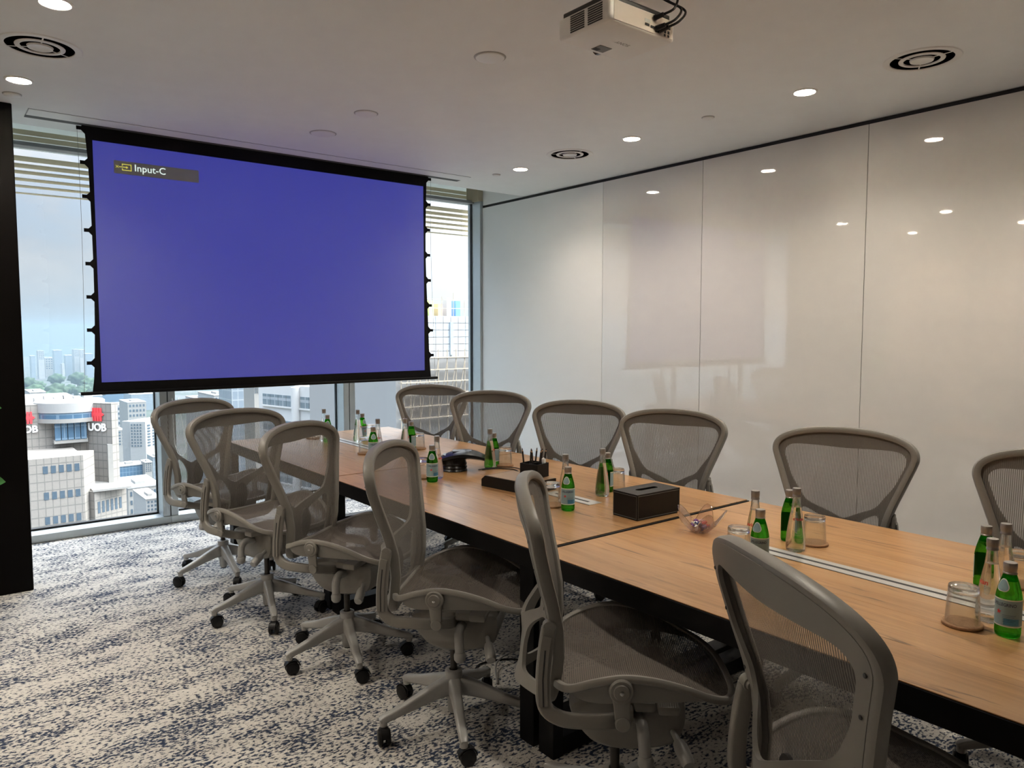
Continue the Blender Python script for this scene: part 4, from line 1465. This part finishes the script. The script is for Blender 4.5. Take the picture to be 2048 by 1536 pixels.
# cables on the floor under the table
fc = empty('floor_cable', (1.95, 2.75, 0))
tag(fc, 'loose black and grey cables with a plug on the carpet under the middle table', 'cable')
MB().tube(catmull([(-.10, -.15, .006), (.0, -.05, .006), (.15, -.1, .006), (.22, -.25, .006), (.12, -.35, .006)], 6), .004, 7).build('cable', M_RUB, fc)
MB().tube(catmull([(-.05, -.25, .006), (.05, -.12, .03), (.17, -.14, .06), (.25, -.2, .006), (.35, -.1, .006)], 6), .004, 7).build('cable', pmat('grey_cable', (0.25, 0.25, 0.25), 0.5), fc)
MB().box(.10, .16, -.22, -.18, .0, .03, .006).build('plug', pmat('white_black_plug', (0.35, 0.35, 0.35), 0.5), fc)

# ------------------------------------------------------------------ plant by the partition
pl = empty('potted_plant', (-0.10, 4.55, 0))
tag(pl, 'leafy green potted plant before the dark partition', 'plant')
MB().lathe([(0.0001, 0), (.13, 0), (.15, .02), (.18, .34), (.17, .35), (.16, .33), (0.0001, .32)], 32).build('pot', pmat('grey_pot', (0.35, 0.35, 0.34), 0.6), pl)
MB().tube(catmull([(0, 0, .30), (.02, .01, .7), (-.01, .02, 1.1), (.02, 0, 1.5)], 5), lambda t: .016 - .008 * t, 8).build('stem', pmat('bark', (0.12, 0.08, 0.05), 0.8), pl)
lm = MB()
L = 14
vs, fs = [], []
for k in range(L + 1):
    t = k / L
    w = .062 * math.sin(PI * t ** 0.85) ** 0.8 * (1.0 - .12 * math.cos(2 * PI * t))
    for s in (-1, -.5, 0, .5, 1):
        vs.append((t * .19, s * w, .018 * abs(s) * math.sin(PI * t) - .05 * t * t))
for k in range(L):
    for a in range(4):
        i = k * 5 + a
        fs.append((i, i + 5, i + 6, i + 1))
lm.add(vs, fs)
leaf = lm.mesh('leaf', pmat('leaf_green', (0.035, 0.16, 0.03), 0.4, var=0.25, vscale=30))
rl = random.Random(4)
spots = [(.36, -.18, .82, -.35), (.35, -.15, .98, .3), (.37, -.22, 1.00, -.2), (.30, -.05, 1.07, .5)]
for (x, y, z, tilt) in spots:
    pass
for k in range(42):
    z = .62 + .95 * k / 42
    a = k * 2.39
    rr = rl.uniform(.03, .16)
    link('leaf', leaf, pl, (rr * math.cos(a), rr * math.sin(a), z), (rl.uniform(-.4, .4), rl.uniform(-.5, .6), a))
for (x, y, z, a, ry) in ((.230, -.25, 1.19, 0.0, .0), (.215, -.25, 1.10, -.1, .0), (.232, -.25, .83, .0, .0)):
    link('leaf', leaf, pl, (x - .02, y, z), (.9, ry, a))
    MB().tube([(.0, 0, z - .05), (x * .5, y * .5, z - .03), (x - .02, y, z)], .003, 5).build('petiole', MATS['leaf_green'], pl)

# ------------------------------------------------------------------ the city outside
GZ = -135.0
m, t, b, out = newmat('city_ground')
tc = N(t, 'ShaderNodeTexCoord')
v1 = N(t, 'ShaderNodeTexVoronoi', ins={'Vector': tc.outputs['Object'], 'Scale': 0.018})
n1 = N(t, 'ShaderNodeTexNoise', ins={'Vector': tc.outputs['Object'], 'Scale': 0.012, 'Detail': 6.0})
c = mixc(t, maprange(t, n1.outputs[0], 0.42, 0.58), (0.012, 0.024, 0.012), (0.055, 0.057, 0.056))
c = mixc(t, maprange(t, v1.outputs['Distance'], 0.0, 0.35, 0.5, 0.0), c, (0.075, 0.075, 0.072))
t.links.new(c, b.inputs['Base Color'])
b.inputs['Roughness'].default_value = 0.9
g = MB().box(-4000, 7000, 20, 5200, GZ - 2, GZ).build('ground', m, smooth=False)
tag(g, 'hazy city ground of roads and greenery far below the windows', 'ground', kind='structure')
mb = MB()
hv, hf = [], []
rh = random.Random(9)
for i in range(90):
    x = -3000 + 110 * i
    h = -62 + 22 * math.sin(i * .31) + 10 * math.sin(i * .83 + 1) + rh.uniform(-3, 3)
    hv += [(x, 4700, GZ), (x, 5100, h), (x, 5600, GZ)]
for i in range(89):
    a = 3 * i
    hf += [(a, a + 3, a + 4, a + 1), (a + 1, a + 4, a + 5, a + 2)]
h_ = mb.add(hv, hf).build('hills', pmat('forest_green', (0.02, 0.035, 0.02), 0.9), smooth=True)
tag(h_, 'low wooded hills along the horizon', 'hills', kind='structure')

M_GLZ = pmat('far_window_glass', (0.06, 0.09, 0.12), 0.2)
M_CONC = pmat('pale_concrete', (0.25, 0.245, 0.23), 0.7, vscale=0.2)
M_TILE = facade_mat('tower_cladding', (0.23, 0.215, 0.195), (0.14, 0.135, 0.125), 1.05, 1.45)
M_BLUEG = facade_mat('blue_curtain_wall', (0.06, 0.12, 0.19), (0.13, 0.20, 0.27), 1.6, 2.2, 0.25)
M_GREYG = facade_mat('grey_curtain_wall', (0.17, 0.21, 0.25), (0.28, 0.31, 0.33), 2.0, 3.2, 0.3)
M_WHITEB = pmat('white_render', (0.30, 0.30, 0.295), 0.7, vscale=0.1)


def block(parent, p0, p1, ztop, depth, mat, name='tower_block', zb=GZ):
    """box whose front runs from p0 to p1 (ground points), depth away from the viewer"""
    a, b = Vector((p0[0], p0[1], 0)), Vector((p1[0], p1[1], 0))
    u = (b - a).normalized()
    n = Vector((-u.y, u.x, 0))
    M4 = Matrix(((u.x, n.x, 0, a.x), (u.y, n.y, 0, a.y), (0, 0, 1, 0), (0, 0, 0, 1)))
    o = MB().box(0, (b - a).length, 0, depth, zb, ztop).build(name, mat, parent, smooth=False)
    o.matrix_basis = M4
    return o, u, -n, a


def windows(parent, a, u, n, s0, s1, z0, z1, nx, nz, fx=0.6, fz=0.6, mat=None, name='window', proud=0.05):
    dx, dz = (s1 - s0) / nx, (z1 - z0) / nz
    me = MB().box(-dx * fx / 2, dx * fx / 2, -proud, proud, -dz * fz / 2, dz * fz / 2).mesh(name, mat or M_GLZ, False)
    rot = math.atan2(u.y, u.x)
    for i in range(nx):
        for j in range(nz):
            p = a + u * (s0 + (i + .5) * dx)
            link(name, me, parent, (p.x, p.y, z0 + (j + .5) * dz), (0, 0, rot))


# --- tower with the red emblem
D = 150.0
ub = empty('office_tower', (0, 0, 0))
tag(ub, 'pale tiled office tower with a red emblem and three white letters', 'building')
pA, pB = at(20, 800, D), at(178, 806, D)
pC = at(222, 806, D - 2)
zt = at(200, 806, D).z
o, u, n_, a = block(ub, (pA.x, D + 4), (at(176, 806, D + 4).x, D + 4), zt, 26, M_TILE)
o, u2, n2, a2 = block(ub, (at(178, 806, D).x, D + 2.5), (pC.x, D - 2), zt, 1.4, M_TILE)          # sign face
block(ub, (pC.x, D - 2), (pC.x + 0.9, D + 16), at(228, 885, D).z, 0.8, M_CONC, 'side_fin')
# crown: curved parapet and glazed recess
cxx = at(150, 800, D).x
mb = MB().lathe([(5.6, at(150, 826, D).z), (5.6, zt + 0.2), (5.3, zt + 0.4), (0.0001, zt + 0.1)], 40, c=(cxx, D + 6.0, 0))
mb.build('curved_parapet', M_WHITEB, ub)
MB().lathe([(5.45, at(150, 838, D).z), (5.45, at(150, 826, D).z)], 40, c=(cxx, D + 6.0, 0)).build('crown_glazing', M_BLUEG, ub)
MB().lathe([(5.65, at(150, 846, D).z), (5.65, at(150, 838, D).z)], 40, c=(cxx, D + 6.0, 0)).build('crown_ledge', M_CONC, ub)
rz0, rz1 = at(140, 882, D).z, at(140, 848, D).z
x0, x1 = at(108, 860, D + 2.4).x, at(173, 860, D + 2.4).x
for k in range(5):
    xa = x0 + (x1 - x0) * k / 5
    MB().box(xa + .06, xa + (x1 - x0) / 5 - .06, D + 1.8, D + 2.4, rz0, rz1).build('recess_pane', M_BLUEG, ub, smooth=False)
MB().box(x0 - .1, x1 + .1, D + 1.9, D + 4.2, rz0 - .6, rz0).build('recess_sill', M_CONC, ub, smooth=False)
# lower stepped blocks
q0, q1, q2 = at(40, 915, D - 8), at(166, 915, D - 8), at(190, 906, D - 4)
zt2 = at(120, 914, D - 8).z
o, u3, n3, a3 = block(ub, (q0.x, D - 8), (q1.x, D - 8), zt2, 14, M_TILE, 'lower_block')
o, u4, n4, a4 = block(ub, (q1.x, D - 8), (q2.x, D - 3), zt2 - .05, 6, M_TILE, 'lower_block')
w3 = (q1 - q0).length
px = w3 / 126.0
for (yy0, yy1) in ((930, 945), (982, 997), (1031, 1046)):
    za, zb = at(120, yy1, D - 8).z, at(120, yy0, D - 8).z
    windows(ub, a3, u3, n3, 40 * px, 120 * px, za, zb, 5, 1, .62, 1.0)
q3, q4 = at(186, 985, D - 6), at(257, 972, D - 6)
zt3 = at(220, 978, D - 6).z
o, u5, n5, a5 = block(ub, (q3.x, D - 7), (q4.x, D - 4), zt3, 12, M_TILE, 'lower_block')
MB().box(q3.x - .2, q4.x + .2, D - 7.2, D + 3, zt3, zt3 + .35).build('parapet', M_CONC, ub, smooth=False)
for k in range(3):
    za = at(220, 1022, D - 6).z - 3.9 * k
    windows(ub, a5, u5, n5, .4, (q4.x - q3.x) * .98, za, za + 2.0, 6, 1, .55, 1.0)
for k in range(6):
    xx = at(70 + 20 * k, 802, D + 8).x
    MB().box(xx, xx + .8 + .3 * (k % 3), D + 9, D + 11, zt, zt + .7 + .25 * (k % 2)).build('roof_plant', M_WHITEB, ub, smooth=False)


def emblem(parent, a, u, n, s, z, sc, wx=1.0):
    """four wavy red bars crossed by a pointed bar, white letters below"""
    M4 = Matrix(((u.x * wx, n.x, 0, a.x + u.x * s + n.x * .12), (u.y * wx, n.y, 0, a.y + u.y * s + n.y * .12), (0, 0, 1, z), (0, 0, 0, 1)))
    mr = pmat('red_sign', (0.70, 0.05, 0.06), 0.5)
    mb = MB()
    for k in range(4):
        xc = (-1.5 + k) * .5
        pts = []
        for i in range(9):
            zz = -1.1 + 2.2 * i / 8
            pts.append((xc + .20 + .03 * math.cos(zz * 3), zz))
        pts += [(xc - .20 - .03 * math.cos(p[1] * 3), p[1]) for p in pts[::-1]]
        mb.prism([(p[1] * sc, p[0] * sc) for p in pts], 0, .15, 'y')
    mb.prism([(.0, -1.4 * sc), (.26 * sc, -1.1 * sc), (.26 * sc, 1.1 * sc), (.0, 1.4 * sc), (-.26 * sc, 1.1 * sc), (-.26 * sc, -1.1 * sc)], .0, .16, 'y')
    o = mb.build('red_emblem', mr, parent, smooth=False, fix=True)
    o.matrix_basis = M4
    vs, fs = text_geo('UOB', 1.75 * sc, .06, .05)
    o = MB().add([(v[0] * .95, .1 - v[2] * 1, v[1] - 2.7 * sc) for v in vs], [f for f in fs]).build('lettering', pmat('white_sign', (0.85, 0.85, 0.84), 0.5), parent, smooth=False, fix=True)
    o.matrix_basis = M4


ws = (pC - at(178, 806, D)).length
emblem(ub, a2, u2, n2, ws * .63, at(201, 829, D).z, 1.08, 1.08)
emblem(ub, a, u, n_, at(52, 836, D + 4).x - pA.x, at(52, 836, D + 4).z, .95)

# --- grid-window white block
wb = empty('office_building', (0, 0, 0))
tag(wb, 'white block with a grid of square windows beside the tiled tower', 'building')
Y = 560.0
pa, pb, pc_ = at(259, 845, Y), at(286, 842, Y), at(322, 838, Y + 40)
zb_ = at(280, 893, Y).z
o, u, n, a = block(wb, (pa.x, Y), (pb.x, Y - 6), at(270, 843, Y).z, 20, M_WHITEB)
windows(wb, a, u, n, .4, (pb - pa).length - .3, zb_, at(270, 846, Y).z, 4, 8, .5, .5, proud=.3)
o, u, n, a = block(wb, (pb.x, Y - 6), (pc_.x, Y + 8), at(300, 842, Y).z, 20, M_WHITEB)
windows(wb, a, u, n, .6, (pc_ - pb).length * .62, zb_, at(300, 846, Y).z, 6, 8, .5, .5, proud=.3)

lowb = [  # px0, px1, ytop, Y, depth, material, label
    (226, 262, 812, 900, 40, M_WHITEB, 'long white complex beyond the tiled tower'),
    (255, 292, 806, 820, 40, M_CONC, 'pale stepped block behind the grid-window block'),
    (238, 288, 934, 430, 12, M_BLUEG, 'blue glass office building below the tree-lined road'),
    (290, 304, 926, 424, 10, M_CONC, 'pale slab joined to the blue glass building'),
    (306, 322, 915, 500, 16, M_GREYG, 'teal glass block beside the window mullion'),
    (256, 322, 978, 330, 26, M_CONC, 'low arcaded building at the foot of the blue glass building'),
    (292, 322, 1000, 280, 20, M_WHITEB, 'small white house block beside the mullion foot'),
    (228, 250, 862, 700, 30, M_CONC, 'low beige block between the tower and the grid-window block'),
    (170, 205, 793, 1300, 60, M_GREYG, 'grey slab just under the screen corner'),
    (206, 262, 784, 1500, 60, M_BLUEG, 'wide bluish office range under the screen'),
    (262, 310, 790, 1400, 60, M_GREYG, 'grey-blue office range left of the mullion'),
    (60, 92, 786, 700, 40, M_WHITEB, 'white low-rise behind the tower roof'),
    (62, 70, 712, 2300, 40, M_GREYG, 'distant apartment tower against the hills at the far left'),
    (76, 88, 702, 2500, 40, M_WHITEB, 'distant white slab near the partition edge'),
    (108, 124, 701, 2500, 40, M_GREYG, 'distant twin-fronted tower in the middle of the skyline'),
    (124, 129, 728, 2300, 30, M_WHITEB, 'slim low tower before the skyline'),
    (148, 158, 699, 2500, 40, M_WHITEB, 'distant pale tower with vertical stripes, left of a pair'),
    (159, 170, 700, 2520, 40, M_WHITEB, 'distant pale tower with vertical stripes, right of a pair'),
    (90, 106, 716, 2600, 40, M_CONC, 'distant low block between skyline towers'),
    (131, 146, 711, 2600, 40, M_GREYG, 'distant grey block left of the paired towers'),
    (172, 186, 708, 2450, 40, M_GREYG, 'distant block half hidden by the screen edge'),
    (400, 432, 800, 600, 40, M_WHITEB, 'white rooftop block behind the second chair'),
    (428, 463, 792, 420, 30, M_WHITEB, 'white office block left of the grey glass tower'),
    (463, 506, 770, 260, 14, M_GREYG, 'grey glass tower seen above the second chair'),
    (508, 520, 772, 240, 10, M_CONC, 'beige tower edge beside the grey glass tower'),
]
for (x0, x1, yt, Y, dp, mt, lb) in lowb:
    r = empty('city_building', (0, 0, 0))
    tag(r, lb, 'building', 'buildings outside the windows')
    pa, pb = at(x0, yt, Y), at(x1, yt, Y)
    o, u, n, a = block(r, (pa.x, Y), (pb.x, Y), pa.z, dp, mt, 'wall')
    wdt = pb.x - pa.x
    MB().box(pa.x - .2, pb.x + .2, Y - .3, Y + dp, pa.z, pa.z + wdt * .02 + .3).build('parapet', M_WHITEB if mt is not M_WHITEB else M_CONC, r, smooth=False)
    MB().box(pa.x + wdt * .3, pa.x + wdt * .6, Y + dp * .2, Y + dp * .5, pa.z, pa.z + wdt * .06 + 1.0).build('roof_house', M_CONC, r, smooth=False)
    if mt in (M_WHITEB, M_CONC) and x1 - x0 > 9:
        hgt = min(pa.z - GZ, (x1 - x0) * 1.0 * Y / 1200)
        windows(r, a, u, n, wdt * .04, wdt * .96, pa.z - hgt, pa.z - wdt * .04, max(3, int((x1 - x0) / 7)), 5, .55, .5, proud=.2)
# --- near white office building under the screen
M_NEARW = pmat('near_white_render', (0.52, 0.52, 0.51), 0.7, vscale=0.1)
M_NEARG = facade_mat('grey_strip_glazing', (0.15, 0.19, 0.215), (0.30, 0.33, 0.35), 1.3, 3.0, 0.25)
nb = empty('office_building', (0, 0, 0))
tag(nb, 'near white office building with strip windows and a round column', 'building')
A_, B_ = at(517, 775, 100), at(790, 775, 74)
o, u, n, a = block(nb, (A_.x, 100), (B_.x, 74), at(600, 771, 92).z, 7, M_NEARW, 'wall')
Lt = (Vector((B_.x, 74, 0)) - Vector((A_.x, 100, 0))).length
S = Lt / 273.0


for fl in range(4):
    for (s0, s1, nx) in ((10, 82, 4), (94, 190, 5), (205, 268, 3)):
        zt_ = a.z + at(600, 792, 92).z - 3.35 * fl
        windows(nb, a, u, n, s0 * S, s1 * S, zt_ - 1.45, zt_, nx, 1, .94, 1.0, M_NEARG, proud=.08)
        p = a + u * ((s0 + s1) / 2 * S)
        o = MB().box(-(s1 - s0) * S / 2, (s1 - s0) * S / 2, -.25, .05, zt_ - 1.65, zt_ - 1.47).build('window_sill', M_NEARW, nb, smooth=False)
        o.location = (p.x, p.y, 0)
        o.rotation_euler = (0, 0, math.atan2(u.y, u.x))
p = a + u * (88 * S)
MB().cyl((p.x + n.x * .3, p.y + n.y * .3, GZ), (p.x + n.x * .3, p.y + n.y * .3, at(600, 774, 92).z), .55, .55, 20).build('column', M_NEARW, nb)
# --- building under construction at the right
D2 = 62.0
sb = empty('construction_building', (0, 0, 0))
tag(sb, 'white panelled building under scaffolding beyond the right window', 'building')
xa, xb = at(790, 640, D2).x, at(1000, 640, D2).x
zt_ = at(890, 632, D2).z
MB().box(xa, xb, D2, D2 + 20, GZ, zt_).build('wall', M_WHITEB, sb, smooth=False)
zl = at(890, 716, D2).z
nxp, nzp = 14, 6
dx, dz = (xb - xa) / nxp, (zt_ - zl) / nzp
pmx = MB().box(.03, dx - .03, -.08, .02, .03, dz - .03).mesh('panel', pmat('white_cladding_panel', (0.42, 0.45, 0.47), 0.4), False)
for i in range(nxp):
    for j in range(nzp):
        link('panel', pmx, sb, (xa + i * dx, D2, zl + j * dz))
xr = at(898, 660, D2).x
MB().box(xr, xr + .35, D2 - .25, D2 - .05, zl + .3, zt_ - .6).build('drain_shaft', pmat('blue_grey_shaft', (0.30, 0.38, 0.44), 0.5), sb, smooth=False)
for k in range(5):
    xx = at(862 + 18 * k, 610, D2).x
    MB().box(xx, xx + .55, D2 + 2, D2 + 3, zt_, at(880, 592 + 7 * (k % 3), D2).z).build('roof_sheeting', pmat(['yellow_sheet', 'pale_green_sheet', 'rust_sheet', 'grey_sheet', 'blue_sheet'][k], [(.62, .60, .25), (.45, .58, .30), (.48, .34, .24), (.45, .45, .45), (.14, .30, .55)][k], 0.7), sb, smooth=False)
sf_ = empty('scaffold', (0, 0, 0))
tag(sf_, 'beige scaffolding with planks and braces against the building at right', 'scaffold')
M_SCAF = pmat('scaffold_beige', (0.36, 0.31, 0.24), 0.7)
zlo = at(890, 830, D2).z
zs_l = np.linspace(zlo, zl + .1, 6)
for k in range(13):
    xx = xa + (xb - xa) * k / 12
    MB().tube([(xx, D2 - 1.0, GZ), (xx, D2 - 1.0, zl + .9)], .05, 6).build('upright', M_SCAF, sf_)
    if k % 2 == 0 and k < 12:
        MB().tube([(xx, D2 - 1.05, zlo), (xx + (xb - xa) / 12, D2 - 1.05, zl)], .04, 6).build('brace', M_SCAF, sf_)
        MB().tube([(xx + (xb - xa) / 12, D2 - 1.05, zlo), (xx + (xb - xa) / 6, D2 - 1.05, zl)][::-1], .04, 6).build('brace', M_SCAF, sf_)
for z in zs_l:
    MB().box(xa, xb, D2 - 1.2, D2 - .5, z - .04, z + .04).build('plank', M_SCAF, sf_, smooth=False)
for k in range(9):
    xx = xa + (xb - xa) * (k + .5) / 9
    MB().tube([(xx, D2 + 1.5, zt_), (xx, D2 + 1.5, zt_ + 1.6 + .4 * (k % 3))], .035, 5).build('upright', M_SCAF, sf_)
for z in (zt_ + .8, zt_ + 1.7):
    MB().tube([(xa, D2 + 1.5, z), (xb, D2 + 1.5, z)], .03, 5).build('rail', M_SCAF, sf_)

# --- trees below
tm = bmesh.new()
bmesh.ops.create_icosphere(tm, subdivisions=3, radius=1.0)
rt = random.Random(3)
from mathutils import noise as mnoise
for v in tm.verts:
    v.co *= 1 + .45 * mnoise.noise(v.co * 2.1) + .22 * mnoise.noise(v.co * 5)
    v.co.z *= .75
crown = bpy.data.meshes.new('crown')
for f_ in tm.faces:
    f_.smooth = True
tm.to_mesh(crown)
tm.free()
crown.materials.append(pmat('tree_crown', (0.016, 0.040, 0.012), 0.9, var=0.3, vscale=2.0, rnd=0.35))
trunk = MB().tube([(0, 0, -2.4), (0, 0, 0)], .14, 6).mesh('trunk', MATS['bark'])
TREES = []
FOOT = []
for q in list(bpy.data.objects):
    if q.get('category') == 'building':
        for ch in q.children:
            if ch.name.split('.')[0] in ('wall', 'tower_block'):
                bb = [ch.matrix_basis @ Vector(c_) for c_ in ch.bound_box]
                FOOT.append((min(v.x for v in bb), max(v.x for v in bb), min(v.y for v in bb), max(v.y for v in bb)))


def spot(x, y, s):
    for (a, b, c, d) in FOOT:
        if a - 1.4 * s < x < b + 1.4 * s and c - 1.4 * s < y < d + 1.4 * s:
            return False
    for (a, b, c) in TREES:
        if math.hypot(a - x, b - y) < 1.3 * (s + c):
            return False
    TREES.append((x, y, s))
    return True


for k in range(46):
    Y = rt.uniform(600, 860)
    px_ = 236 + 84 * rt.random()
    s = rt.uniform(5, 9)
    if not spot(at(px_, 910, Y).x, Y, s):
        continue
    p = at(px_, 910, Y)
    tr_ = empty('street_tree', (p.x, Y, GZ + 2.2 * s))
    tr_.scale = (s, s, s)
    link('crown', crown, tr_)
    link('trunk', trunk, tr_)
    tag(tr_, 'round green tree along the road below the grid-window block', 'tree', 'trees along the road below')
for k in range(70):
    Y = rt.uniform(1150, 1900)
    px_ = 52 + 150 * rt.random()
    s = rt.uniform(9, 17)
    if not spot(at(px_, 760, Y).x, Y, s):
        continue
    p = at(px_, 760, Y)
    tr_ = empty('park_tree', (p.x, Y, GZ + 2.2 * s))
    tr_.scale = (s, s, s)
    link('crown', crown, tr_)
    link('trunk', trunk, tr_)
    tag(tr_, 'dark green tree in the wooded belt below the skyline', 'tree', 'trees of the wooded belt')

# ------------------------------------------------------------------ humid haze over the city
hm = bpy.data.materials.new('haze')
hm.use_nodes = True
t = hm.node_tree
t.nodes.clear()
vo = N(t, 'ShaderNodeOutputMaterial')
vs_ = N(t, 'ShaderNodeVolumeScatter', ins={'Color': (0.20, 0.275, 0.33, 1), 'Density': 0.00027, 'Anisotropy': 0.0})
va = N(t, 'ShaderNodeVolumeAbsorption', ins={'Color': (0.20, 0.275, 0.33, 1), 'Density': 0.00027})
ad = N(t, 'ShaderNodeAddShader', ins={0: vs_.outputs[0], 1: va.outputs[0]})
t.links.new(ad.outputs[0], vo.inputs['Volume'])
hz = MB().box(-3900, 6900, 188, 5700, GZ - 1, 40).build('haze', hm, smooth=False)
tag(hz, 'thin blue haze lying over the city outside', 'haze', kind='stuff')
